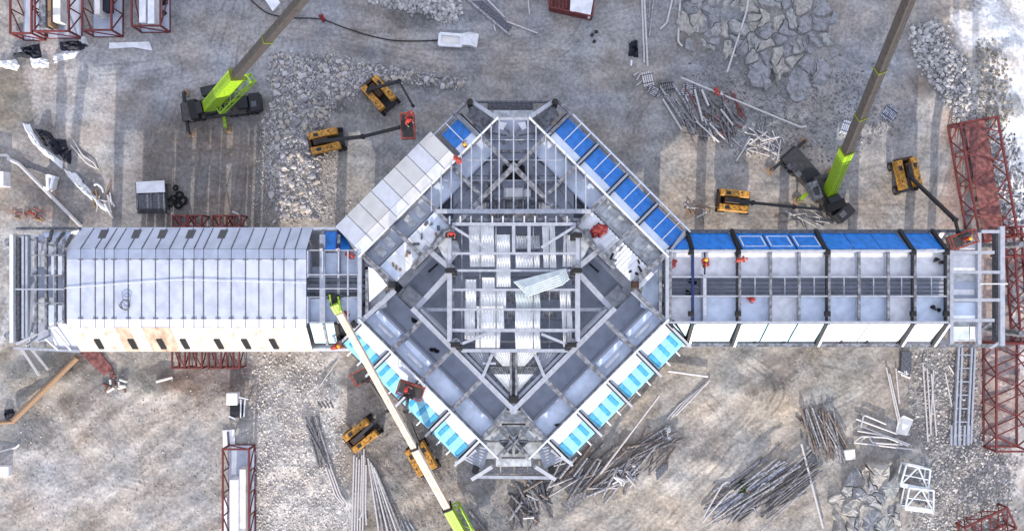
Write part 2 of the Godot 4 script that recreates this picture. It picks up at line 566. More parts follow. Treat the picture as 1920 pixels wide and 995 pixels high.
func rut_map() -> PackedFloat32Array:
	# wheel ruts pressed into the soil: packed darker tread with a crumbled rim
	var m := PackedFloat32Array()
	m.resize(GW * GH)
	m.fill(1.0)
	var tracks := [
		[60, 140, 300, 120, 500, 60, 760, 100, 1100, 110, 1180, 200, 1240, 330], [80, 180, 330, 150, 520, 90, 700, 70, 1000, 60, 1190, 20],
		[240, -20, 330, 120, 300, 260, 280, 330], [440, -20, 400, 100, 390, 240, 370, 400], [470, -20, 450, 120, 460, 260, 440, 410], [1120, -20, 1060, 90, 900, 130, 640, 70],
		[1230, 160, 1180, 260, 1300, 340, 1480, 350, 1700, 300, 1720, 200, 1640, 60], [1240, 300, 1330, 380, 1560, 390, 1740, 380, 1770, 260], [900, 110, 820, 190, 700, 300, 640, 400],
		[1350, 660, 1420, 740, 1330, 850, 1180, 1000], [1380, 660, 1460, 730, 1370, 850, 1240, 1000], [1280, 700, 1360, 800, 1260, 900, 1120, 1010], [1500, 670, 1640, 700, 1560, 760, 1420, 800],
		[650, 760, 780, 830, 860, 930, 880, 1010], [640, 800, 760, 900, 820, 1010], [490, 680, 470, 800, 480, 1010], [0, 740, 140, 790, 300, 780, 420, 720], [0, 960, 180, 900, 330, 920, 410, 860], [100, 690, 220, 760, 280, 900, 260, 1010]]
	var kx := GW / (F / H * GX)
	for t in tracks:
		var c := Curve2D.new()
		var n: int = t.size() / 2
		for i in n:
			var p := Vector2(t[i * 2], t[i * 2 + 1])
			var pv := Vector2(t[maxi(i - 1, 0) * 2], t[maxi(i - 1, 0) * 2 + 1])
			var nx := Vector2(t[mini(i + 1, n - 1) * 2], t[mini(i + 1, n - 1) * 2 + 1])
			c.add_point(p, -(nx - pv) / 6.0, (nx - pv) / 6.0)
		var l := c.get_baked_length()
		var gap := rng.randf_range(15.0, 20.0)
		var deep := rng.randf_range(0.80, 0.92)
		var d := 0.0
		while d < l:
			var a := c.sample_baked(d)
			var b := c.sample_baked(minf(d + 2.0, l))
			d += 0.8
			if a.distance_squared_to(b) < 0.01: continue
			var nn := (b - a).normalized().orthogonal()
			var worn := 0.5 + 0.5 * n_mid.get_noise_2d(a.x * 0.12, a.y * 0.12) * 2.0
			for sd in [-0.5, 0.5]:
				for w in range(-5, 6):
					var q: Vector2 = a + nn * (gap * sd + w * 0.8)
					var x := int((q.x - CX) * kx + GW * 0.5)
					var y := int((q.y - CY) * kx + GH * 0.5)
					if x < 0 or y < 0 or x >= GW or y >= GH: continue
					var tread := deep if absi(w) < 4 else 1.06
					if absi(w) < 4 and int(d * 0.35 + absi(w) * 0.4) % 2 == 0: tread = lerpf(deep, 1.0, 0.45)
					var o := y * GW + x
					m[o] = lerpf(m[o], tread, 0.5 * clampf(worn, 0.0, 1.0))
	return m

func axis(half: float, step: float, far: float) -> Array:
	var a := []
	var x := -half
	while x <= half + 0.001:
		a.append(x)
		x += step
	var s := step
	var e := half
	while e < far:
		s *= 1.6
		e += s
		a.append(e)
		a.push_front(-e)
	return a

func make_ground():
	var xs := axis(66.0, 0.28, 700.0)
	var zs := axis(36.0, 0.28, 700.0)
	var nx := xs.size()
	var nzz := zs.size()
	var v := PackedVector3Array()
	var uv := PackedVector2Array()
	v.resize(nx * nzz)
	uv.resize(nx * nzz)
	for j in nzz:
		for i in nx:
			var x: float = xs[i]
			var z: float = zs[j]
			v[j * nx + i] = Vector3(x, gh(x, z) + 0.06 * rough(x, z) * n_fine.get_noise_2d(x, z), z)
			uv[j * nx + i] = Vector2(x / GX + 0.5, z / GZ + 0.5)
	var nrm := PackedVector3Array()
	nrm.resize(nx * nzz)
	for j in nzz:
		for i in nx:
			var a := v[j * nx + maxi(i - 1, 0)]
			var b := v[j * nx + mini(i + 1, nx - 1)]
			var c := v[maxi(j - 1, 0) * nx + i]
			var d := v[mini(j + 1, nzz - 1) * nx + i]
			nrm[j * nx + i] = (d - c).cross(b - a).normalized()
	var idx := PackedInt32Array()
	idx.resize((nx - 1) * (nzz - 1) * 6)
	var k := 0
	for j in nzz - 1:
		for i in nx - 1:
			var p := j * nx + i
			for q in [p, p + 1, p + nx + 1, p, p + nx + 1, p + nx]:
				idx[k] = q
				k += 1
	var arr := []
	arr.resize(Mesh.ARRAY_MAX)
	arr[Mesh.ARRAY_VERTEX] = v
	arr[Mesh.ARRAY_NORMAL] = nrm
	arr[Mesh.ARRAY_TEX_UV] = uv
	arr[Mesh.ARRAY_TEX_UV2] = uv
	arr[Mesh.ARRAY_INDEX] = idx
	var mesh := ArrayMesh.new()
	mesh.add_surface_from_arrays(Mesh.PRIMITIVE_TRIANGLES, arr)
	var m := StandardMaterial3D.new()
	var bi := noise_img(77, 0.035, 512, 5)
	m.albedo_texture = tone_tex(bi, 0.93, 1.04)
	m.roughness = 0.95
	m.uv1_triplanar = true
	m.uv1_world_triplanar = true
	m.uv1_scale = Vector3.ONE * 0.09
	bi.convert(Image.FORMAT_RGBA8)
	bi.bump_map_to_normal_map(6.0)
	bi.generate_mipmaps()
	m.normal_enabled = true
	m.normal_texture = ImageTexture.create_from_image(bi)
	m.normal_scale = 0.3
	m.detail_enabled = true
	m.detail_blend_mode = BaseMaterial3D.BLEND_MODE_MUL
	m.detail_uv_layer = BaseMaterial3D.DETAIL_UV_2
	m.detail_albedo = ImageTexture.create_from_image(ground_image())
	var g := put(mesh, "ground", m, self)
	g.set_meta("kind", "structure")
	return g

# ---- stones
func icosphere(sub: int) -> Array:
	var t := (1.0 + sqrt(5.0)) / 2.0
	var v := [Vector3(-1, t, 0), Vector3(1, t, 0), Vector3(-1, -t, 0), Vector3(1, -t, 0), Vector3(0, -1, t), Vector3(0, 1, t), Vector3(0, -1, -t), Vector3(0, 1, -t), Vector3(t, 0, -1), Vector3(t, 0, 1), Vector3(-t, 0, -1), Vector3(-t, 0, 1)]
	for i in v.size(): v[i] = v[i].normalized()
	var f := [[0, 11, 5], [0, 5, 1], [0, 1, 7], [0, 7, 10], [0, 10, 11], [1, 5, 9], [5, 11, 4], [11, 10, 2], [10, 7, 6], [7, 1, 8], [3, 9, 4], [3, 4, 2], [3, 2, 6], [3, 6, 8], [3, 8, 9], [4, 9, 5], [2, 4, 11], [6, 2, 10], [8, 6, 7], [9, 8, 1]]
	for s in sub:
		var nf := []
		var mid := {}
		for q in f:
			var m := []
			for e in 3:
				var a: int = mini(q[e], q[(e + 1) % 3])
				var b: int = maxi(q[e], q[(e + 1) % 3])
				var key := a * 1000 + b
				if not mid.has(key):
					mid[key] = v.size()
					v.append(((v[a] + v[b]) * 0.5).normalized())
				m.append(mid[key])
			nf.append_array([[q[0], m[0], m[2]], [q[1], m[1], m[0]], [q[2], m[2], m[1]], [m[0], m[1], m[2]]])
		f = nf
	return [v, f]

func stone_mesh(seed_: int, sub: int) -> ArrayMesh:
	var r := RandomNumberGenerator.new()
	r.seed = seed_
	var ico := icosphere(sub)
	var v: Array = ico[0]
	var planes := []
	for i in 7: planes.append([Vector3(r.randfn(), r.randfn(), r.randfn()).normalized(), r.randf_range(0.42, 0.8)])
	var sc := Vector3(r.randf_range(0.8, 1.25), r.randf_range(0.55, 0.85), r.randf_range(0.7, 1.1))
	for i in v.size():
		var p: Vector3 = v[i] * r.randf_range(0.9, 1.08)
		for pl in planes:
			var d: float = p.dot(pl[0]) - pl[1]
			if d > 0.0: p -= pl[0] * d
		v[i] = p * sc
	var st := begin()
	for q in ico[1]: tri(st, v[q[0]], v[q[1]], v[q[2]], v[q[0]] + v[q[1]] + v[q[2]])
	return st.commit()

var stones := []
var pebbles := []

func in_poly(p: Vector2, poly: PackedVector2Array) -> bool:
	return Geometry2D.is_point_in_polygon(p, poly)

func pts2(a: Array) -> PackedVector2Array:
	var o := PackedVector2Array()
	for i in a.size() / 2: o.append(Vector2(a[i * 2], a[i * 2 + 1]))
	return o

func rand_in(poly: PackedVector2Array) -> Vector2:
	var lo := poly[0]
	var hi := poly[0]
	for p in poly:
		lo = lo.min(p)
		hi = hi.max(p)
	for k in 60:
		var q := Vector2(rng.randf_range(lo.x, hi.x), rng.randf_range(lo.y, hi.y))
		if in_poly(q, poly): return q
	return poly[0]

func rock_field(poly_a: Array, n: int, smin: float, smax: float, label: String, group: String, sunk := 0.25):
	var poly := pts2(poly_a)
	for i in n:
		var q := rand_in(poly)
		var s := lerpf(smin, smax, pow(rng.randf(), 1.8))
		var p := G(q.x, q.y)
		var b := Basis.from_euler(Vector3(rng.randf_range(-0.4, 0.4), rng.randf() * TAU, rng.randf_range(-0.4, 0.4))).scaled(Vector3(s, s, s))
		var o := put(stones[rng.randi() % stones.size()], "rock", M["rock%d" % (rng.randi() % 4)], self, Transform3D(b, p + Vector3(0, s * (0.5 - sunk), 0)))
		tag(o, label, "rock", group)

func stone_stuff(called: String, poly_a: Array, n: int, smin: float, smax: float, cols: Array, label: String, edge := 0.0):
	var poly := pts2(poly_a)
	var mm := MultiMesh.new()
	mm.transform_format = MultiMesh.TRANSFORM_3D
	mm.use_colors = true
	mm.mesh = pebbles[rng.randi() % pebbles.size()]
	mm.instance_count = n
	for i in n:
		var q := rand_in(poly) + Vector2(rng.randfn(), rng.randfn()) * edge
		var s := lerpf(smin, smax, pow(rng.randf(), 2.2))
		var p := G(q.x, q.y)
		var b := Basis.from_euler(Vector3(rng.randf() * 0.8, rng.randf() * TAU, rng.randf() * 0.8)).scaled(Vector3(s, s * rng.randf_range(0.6, 1.0), s))
		mm.set_instance_transform(i, Transform3D(b, p + Vector3(0, s * 0.25, 0)))
		var c: Color = cols[rng.randi() % cols.size()]
		var f := rng.randf_range(0.6, 1.35)
		mm.set_instance_color(i, Color(c.r * f, c.g * f, c.b * f))
	var o := MultiMeshInstance3D.new()
	o.multimesh = mm
	o.material_override = M["vertex"]
	o.name = numbered(called)
	add_child(o)
	tag(o, label, "stones", "", "stuff")

func outcrop(called: String, label: String, x0: float, y0: float, x1: float, y1: float, cw: float, chh: float, hgt: float, shape: Array, seed_: int, lean := 0.0):
	var r := RandomNumberGenerator.new()
	r.seed = seed_
	var poly := pts2(shape)
	var sites := []
	var nx := int((x1 - x0) / cw)
	var ny := int((y1 - y0) / chh)
	for j in ny:
		for i in nx:
			if r.randf() < 0.2: continue
			sites.append(Vector2(x0 + (i + 0.5 + 0.5 * (j % 2)) * cw + r.randf_range(-0.36, 0.36) * cw, y0 + (j + 0.5) * chh + r.randf_range(-0.5, 0.5) * chh))
	var wn := FastNoiseLite.new()
	wn.seed = seed_
	wn.frequency = 0.022
	wn.fractal_octaves = 3
	var root := thing(called, label, "rock", G((x0 + x1) * 0.5, (y0 + y1) * 0.5, -0.2))
	for a in sites.size():
		var s: Vector2 = sites[a]
		if not in_poly(s, poly): continue
		var cell := PackedVector2Array([s + Vector2(-cw, -chh) * 1.2, s + Vector2(cw, -chh) * 1.2, s + Vector2(cw, chh) * 1.2, s + Vector2(-cw, chh) * 1.2])
		for b in sites.size():
			if b == a: continue
			var o: Vector2 = sites[b]
			if absf(o.x - s.x) > cw * 3.0 or absf(o.y - s.y) > chh * 3.0: continue
			var n := (o - s).normalized()
			var d := (o - s).length() * 0.5 - r.randf_range(0.2, 0.9)
			cell = clip(cell, s, n, d)
			if cell.size() < 3: break
		if cell.size() < 3: continue
		# break the straight joints up
		var rag := PackedVector2Array()
		for i in cell.size():
			var e0 := cell[i]
			var e1 := cell[(i + 1) % cell.size()]
			var nn := int(clampf((e1 - e0).length() / 4.0, 1, 9))
			for k in nn:
				var q := e0.lerp(e1, k / float(nn))
				rag.append(q + (Vector2(r.randf_range(-0.5, 0.5), r.randf_range(-0.5, 0.5)) if k > 0 else (s - q) * r.randf_range(0.0, 0.05)))
		for i in rag.size(): rag[i] += Vector2(wn.get_noise_2d(rag[i].x, rag[i].y), wn.get_noise_2d(rag[i].x + 500.0, rag[i].y)) * Vector2(16, 13)
		s += Vector2(wn.get_noise_2d(s.x, s.y), wn.get_noise_2d(s.x + 500.0, s.y)) * Vector2(16, 13)
		cell = rag
		var hh := hgt * r.randf_range(0.2, 1.0)
		var st := begin()
		var g := G(s.x, s.y)
		var top := []
		var rim := []
		var foot := []
		var c := Vector3.ZERO
		var off := Vector3(0, hh, lean)
		var tilt := Vector2(r.randf_range(-0.02, 0.02), r.randf_range(-0.012, 0.012))
		for q in cell:
			var w := W(q.x, q.y)
			w.y = g.y
			foot.append(w - Vector3(0, 0.5, 0))
			var cw3 := W(s.x, s.y)
			cw3.y = g.y
			var d3 := w - cw3
			rim.append(cw3 + d3 * 0.95 + Vector3(0, hh * 0.6, 0))
			top.append(cw3 + d3 * r.randf_range(0.74, 0.9) + off + Vector3(0, (q - s).dot(tilt) + r.randf_range(-0.1, 0.1), 0))
			c += w
		c /= cell.size()
		var peak := Vector3.ZERO
		for q in top: peak += q
		peak = peak / top.size() + Vector3(0, r.randf_range(0.0, 0.08), 0)
		var mids := []
		for i in 7: mids.append(r.randf_range(-0.05, 0.06))
		for i in cell.size():
			var j2: int = (i + 1) % cell.size()
			var mi: Vector3 = peak.lerp(top[i], 0.55) + Vector3(0, mids[i % 7], 0)
			var mj: Vector3 = peak.lerp(top[j2], 0.55) + Vector3(0, mids[j2 % 7], 0)
			tri(st, peak, mi, mj, Vector3.UP)
			tri(st, mi, top[i], top[j2], Vector3.UP)
			tri(st, mi, top[j2], mj, Vector3.UP)
			var out: Vector3 = (foot[i] + foot[j2]) * 0.5 - c
			out.y = 0.1
			for pr in [[top, rim], [rim, foot]]:
				tri(st, pr[0][i], pr[0][j2], pr[1][j2], out)
				tri(st, pr[0][i], pr[1][j2], pr[1][i], out)
		put(st.commit(), "stone", M["bedrock%d" % (r.randi() % 3)], root)

func clip(poly: PackedVector2Array, s: Vector2, n: Vector2, d: float) -> PackedVector2Array:
	var o := PackedVector2Array()
	for i in poly.size():
		var a := poly[i]
		var b := poly[(i + 1) % poly.size()]
		var da := (a - s).dot(n) - d
		var db := (b - s).dot(n) - d
		if da <= 0.0: o.append(a)
		if (da < 0.0) != (db < 0.0) and absf(da - db) > 1e-6: o.append(a.lerp(b, da / (da - db)))
	return o

# ---- the station
var station: Node3D

func R(k: int, u: float, v: float, h: float) -> Vector3:     # a point of the ring: k 0 NE, 1 SE, 2 SW, 3 NW; u along, v out from the middle (photo pixels)
	var p := RP(k, u, v)
	return W(p.x, p.y, h)

func RP(k: int, u: float, v: float) -> Vector2:
	var sx := 1.0 if k < 2 else -1.0
	var sy := 1.0 if (k == 1 or k == 2) else -1.0
	return Vector2(963.0 + sx * (v + u) / S2, 540.0 + sy * (v - u) / S2)

func rquad(parent: Node, called: String, m: Material, k: int, a: Array, th: float) -> MeshInstance3D:
	var p := []
	for i in a.size() / 3: p.append(R(k, a[i * 3], a[i * 3 + 1], a[i * 3 + 2]))
	return put(prism_mesh(p, th), called, m, parent)

func rrect(parent: Node, called: String, m: Material, k: int, u0, v0, u1, v1, h: float, th := 0.08) -> MeshInstance3D:
	return rquad(parent, called, m, k, [u0, v0, h, u1, v0, h, u1, v1, h, u0, v1, h], th)

func rbar(parent: Node, called: String, m: Material, k: int, u0, v0, h0, u1, v1, h1, w := 0.25, d := 0.25) -> MeshInstance3D:
	return bar(parent, called, m, R(k, u0, v0, h0), R(k, u1, v1, h1), w, d)

func rwall(parent: Node, called: String, m: Material, k: int, u0, v0, u1, v1, h1: float, h0: float, th := 0.12) -> MeshInstance3D:
	var a := RP(k, u0, v0)
	var b := RP(k, u1, v1)
	return wall(parent, called, m, a.x, a.y, b.x, b.y, h1, h0, th)

func column(parent: Node, p: Vector3, top: float, r := 0.4):
	var g := gh(p.x, p.z)
	cyl(parent, "column", M.galv, Vector3(p.x, g - 0.2, p.z), Vector3(p.x, top, p.z), r)

func shell_x(x0: float, x1: float, yn: float, ys: float, called: String) -> MeshInstance3D:
	# the underside and the lower walls of a straight wing as one trough
	var st := begin()
	var sec := []
	for x in [x0, x1]:
		var n := W(x, yn, EAVE)
		var s := W(x, ys, EAVE)
		var nb := Vector3(n.x, BASE, n.z + 1.6)
		var sb := Vector3(s.x, BASE, s.z - 1.6)
		sec.append([n, nb, sb, s, s + Vector3(0, 0, -0.25), sb + Vector3(0, 0.3, -0.1), nb + Vector3(0, 0.3, 0.1), n + Vector3(0, 0, 0.25)])
	var nn := [Vector3(0, 0, -1), Vector3.DOWN, Vector3(0, 0, 1), Vector3.UP, Vector3(0, 0, -1), Vector3.UP, Vector3(0, 0, 1), Vector3.UP]
	for i in 8:
		var j := (i + 1) % 8
		tri(st, sec[0][i], sec[0][j], sec[1][j], nn[i])
		tri(st, sec[0][i], sec[1][j], sec[1][i], nn[i])
	for e in 2:
		for q in [[0, 1, 6, 7], [1, 2, 5, 6], [2, 3, 4, 5]]:
			poly_face(st, [sec[e][q[0]], sec[e][q[1]], sec[e][q[2]], sec[e][q[3]]], Vector3(-1 if e == 0 else 1, 0, 0))
	return put(st.commit(), called, M.white, station)

func roof_window(parent: Node, a: Array, m: Material):
	# a: four corners of the opening on the slope, in photo pixels and heights
	var p := []
	var c := Vector3.ZERO
	for i in 4:
		p.append(W(a[i * 3], a[i * 3 + 1], a[i * 3 + 2]))
		c += p[i] * 0.25
	var n: Vector3 = (p[1] - p[0]).cross(p[3] - p[0]).normalized()
	if n.y < 0: n = -n
	var f := []
	var g := []
	for i in 4:
		f.append(c + (p[i] - c) * 1.18 + n * 0.03)
		g.append(c + (p[i] - c) * 0.94 + n * 0.08)
	var w := put(prism_mesh(g, 0.06, -n), "window", m, parent)
	return w

func left_wing():
	var w := shell_x(122, 690, 426, 658, "roofed_wing")
	w.set_meta("label", "finished wing with pale grey roof panels and dark slope windows")
	var seams := [124, 150, 178, 195, 213, 240, 265, 291, 317, 343, 363, 381, 408, 433, 460, 485, 512, 532, 553, 574]
	for i in seams.size() - 1:
		var a: float = seams[i] + 0.7
		var b: float = seams[i + 1] - 0.7
		var m: Material = M.roof if i % 3 != 1 else M.roof_b
		var dz := rng.randf_range(-0.02, 0.02)
		quad(w, "roof_panel", m, [a, 486, TOP + 0.15 + dz, b, 486, TOP + 0.15 + dz, b, 597, TOP + 0.15 + dz, a, 597, TOP + 0.15 + dz], 0.16)
		quad(w, "roof_panel", m, [a, 467, TOP - 0.25, b, 467, TOP - 0.25, b, 485.3, TOP + 0.12, a, 485.3, TOP + 0.12], 0.14)
		quad(w, "roof_panel", m, [a, 597.7, TOP + 0.12, b, 597.7, TOP + 0.12, b, 613, TOP - 0.25, a, 613, TOP - 0.25], 0.14)
		# the slopes: same world x all the way down
		var la: float = CX + (a - CX) * (H - TOP + 0.25) / (H - EAVE)
		var lb: float = CX + (b - CX) * (H - TOP + 0.25) / (H - EAVE)
		a -= 0.5
		b += 0.5
		la = CX + (a - CX) * (H - TOP + 0.25) / (H - EAVE)
		lb = CX + (b - CX) * (H - TOP + 0.25) / (H - EAVE)
		quad(w, "slope_panel", m, [a, 466.4, TOP - 0.27, b, 466.4, TOP - 0.27, lb, 426, EAVE, la, 426, EAVE], 0.14)
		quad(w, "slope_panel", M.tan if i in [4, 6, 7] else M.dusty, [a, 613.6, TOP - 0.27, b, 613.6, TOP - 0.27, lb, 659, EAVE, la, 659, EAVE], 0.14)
		# standing seam and clips
		if i > 0:
			var s: float = seams[i]
			pbar(w, "roof_seam", M.steel, s, 487, TOP + 0.12, s, 596, TOP + 0.12, 0.09, 0.14)
			var ls: float = CX + (s - CX) * (H - TOP + 0.25) / (H - EAVE)
			pbar(w, "slope_seam", M.steel, s, 466, TOP - 0.26, ls, 428, EAVE + 0.1, 0.08, 0.1)
			for y in [486, 597]: pbar(w, "seam_clip", M.steel, s - 5, y, TOP + 0.17, s + 5, y, TOP + 0.17, 0.1, 0.06)
	pbar(w, "ridge_rope", M.paint_white, 120, 540, TOP + 0.22, 330, 524, TOP + 0.22, 0.06, 0.04)
	pbar(w, "ridge_rope", M.paint_white, 330, 524, TOP + 0.22, 574, 530, TOP + 0.22, 0.06, 0.04)
	for c in [188, 250, 299, 352, 412]:
		roof_window(w, [c - 6, 448, TOP - 1.5, c + 9, 448, TOP - 1.5, c + 16, 431, TOP - 2.5, c + 1, 431, TOP - 2.5], M.window_grey)
	for c in [182, 245, 299, 343, 407, 458, 510]:
		roof_window(w, [c - 8, 635, TOP - 1.4, c + 4, 635, TOP - 1.4, c + 14, 654, TOP - 2.45, c + 3, 654, TOP - 2.45], M.glass)
	# the open bay next to the ring
	rect(w, "ceiling_panel", M.floor_light, 606, 474, 632, 516, 10.9)
	rect(w, "ceiling_panel", M.floor_light, 637, 470, 672, 516, 10.9)
	rect(w, "ceiling_panel", M.floor_light, 578, 560, 604, 602, 10.9)
	rect(w, "ceiling_panel", M.floor_light, 608, 560, 632, 602, 10.9)
	rect(w, "ceiling_panel", M.floor_light, 637, 558, 676, 602, 10.9)
	rect(w, "corridor_floor", M.corridor, 576, 500, 690, 558, 10.4)
	for y in [520, 530, 541, 550]: pbar(w, "service_duct", M.steel, 580, y, 10.6, 685, y, 10.6, 0.18, 0.2)
	for x in [576, 604, 634, 674]:
		wall(w, "partition", M.corridor, x, 470, x, 520, 12.0, 10.2)
		wall(w, "partition", M.corridor, x, 556, x, 606, 12.0, 10.2)
	for y in [519, 557, 604, 469]: wall(w, "partition", M.galv_light, 576, y, 676, y, 11.6, 9.3, 0.1)
	quad(w, "slope_film", M.blue, [604, 468, 11.6, 629, 468, 11.6, 632, 434, EAVE + 0.1, 608, 434, EAVE + 0.1], 0.12)
	quad(w, "slope_film", M.blue, [637, 468, 11.6, 655, 468, 11.6, 657, 445, EAVE + 0.1, 640, 434, EAVE + 0.1], 0.12)
	quad(w, "slope_film", M.cyan_pale, [580, 606, 11.6, 604, 606, 11.6, 612, 643, EAVE + 0.1, 590, 643, EAVE + 0.1], 0.12)
	quad(w, "slope_film", M.cyan_pale, [608, 606, 11.6, 625, 606, 11.6, 634, 643, EAVE + 0.1, 616, 643, EAVE + 0.1], 0.12)
	pbar(w, "rib", M.galv, 602, 468, 12, 606, 432, EAVE + 0.2, 0.3, 0.3)
	pbar(w, "rib", M.navy, 633, 468, 12, 636, 432, EAVE + 0.2, 0.35, 0.3)
	pbar(w, "rib", M.black, 630, 606, 12, 637, 645, EAVE + 0.2, 0.4, 0.3)
	pbar(w, "rib", M.galv, 606, 606, 12, 614, 645, EAVE + 0.2, 0.2, 0.3)
	for x in [602, 607, 635, 674]: pbar(w, "roof_beam", M.galv_light if x != 635 else M.galv, x, 440 if x < 670 else 470, 11.7 if x > 670 else 11.2, x, 606, 12.1, 0.26 if x != 674 else 0.4, 0.3)
	for y in [541, 515]: pbar(w, "roof_beam", M.galv_light, 576, y, 12.0, 676, y, 12.0, 0.12, 0.15)
	pbar(w, "roof_beam", M.galv_light, 652, 470, 12.05, 652, 610, 12.05, 0.14, 0.15)
	for x in [160, 330, 480, 610]:
		for y in [470, 610]: column(w, W(x, y, 6.0) * Vector3(1, 0, 1), BASE + 0.1)
	# temporary shoring under the floor
	for i in 15:
		var x := 236.0 + i * 17.5 + rng.randf_range(-4, 4)
		for y in [500 + rng.randf_range(-20, 20), 585 + rng.randf_range(-20, 20)]:
			var q := W(x, y, 3.0)
			bar(w, "shoring_post", M.red if i % 3 else M.galv, Vector3(q.x, gh(q.x, q.z) - 0.1, q.z), Vector3(q.x, BASE, q.z), 0.3 + 0.25 * (i % 3), 0.25)
	end_frame(w)

func end_frame(w: Node):
	# the bare steel end beyond the last roof panel
	rect(w, "floor_plate", M.floor_dark, 34, 440, 122, 640, 9.4, 0.15)
	rect(w, "floor_plate", M.deck, 60, 470, 86, 500, 10.2)
	rect(w, "floor_plate", M.deck, 60, 560, 88, 604, 10.2)
	rect(w, "floor_plate", M.floor_light, 95, 480, 120, 515, 10.6)
	rect(w, "floor_plate", M.floor_light, 90, 572, 120, 606, 10.6)
	quad(w, "floor_plate", M.floor_light, [76, 434, 9.4, 132, 434, 9.4, 122, 464, 10.4, 90, 452, 10.4], 0.1)
	quad(w, "floor_plate", M.white, [90, 605, 10.6, 122, 606, 10.6, 146, 652, EAVE, 104, 652, EAVE], 0.1)
	for x in [43, 50, 67, 86, 104, 119]:
		var t: float = (x - 28.0) / 92.0
		pbar(w, "frame_rafter", M.galv_light if x < 60 else M.galv, x, 447 - 6 * (1 - t), 12.0, x, 640 - 34 * t, 12.0, 0.2, 0.3)
	pbar(w, "end_beam", M.paint_white, 23, 440, 11.2, 23, 642, 11.2, 0.35, 0.5)
	wall(w, "end_wall", M.steel, 30, 440, 30, 640, 11.0, 8.4, 0.5)
	pbar(w, "edge_beam", M.steel, 30, 428, 9.6, 150, 428, 9.6, 0.25, 0.3)
	pbar(w, "edge_beam", M.galv, 26, 440, 11.6, 124, 467, 12.0, 0.2, 0.25)
	pbar(w, "edge_beam", M.galv_light, 30, 645, 11.2, 118, 600, 12.1, 0.2, 0.25)
	pbar(w, "edge_beam", M.galv_light, 26, 652, 9.4, 150, 658, 9.3, 0.25, 0.3)
	for y in [478, 516, 542, 568]: pbar(w, "purlin", M.galv_light if y == 542 else M.galv, 28 if y == 542 else 56, y, 12.2, 120, y, 12.2, 0.14, 0.14)
	for x in [[60, 622, 52, 648], [84, 634, 108, 656], [100, 618, 132, 656], [48, 648, 68, 632], [70, 640, 92, 630]]: pbar(w, "brace", M.galv_light, x[0], x[1], 10.8, x[2], x[3], 9.4, 0.16, 0.16)
	for x in [[104, 455, 118, 436], [122, 462, 134, 440], [92, 452, 96, 432]]: pbar(w, "brace", M.steel, x[0], x[1], 11.6, x[2], x[3], 9.6, 0.3, 0.2)
	# the raking legs at the corner
	pbar(w, "raking_strut", M.galv_light, 38, 652, 9.4, 72, 704, 1.0, 0.2, 0.2)
	pbar(w, "raking_strut", M.galv_light, 52, 648, 9.4, 88, 692, 1.0, 0.2, 0.2)
	quad(w, "strut_web", M.steel, [41, 655, 9.0, 50, 652, 9.0, 86, 690, 1.6, 74, 698, 1.6], 0.06)
	for y in [455, 625]: column(w, W(40, y, 6.0) * Vector3(1, 0, 1), 8.3)

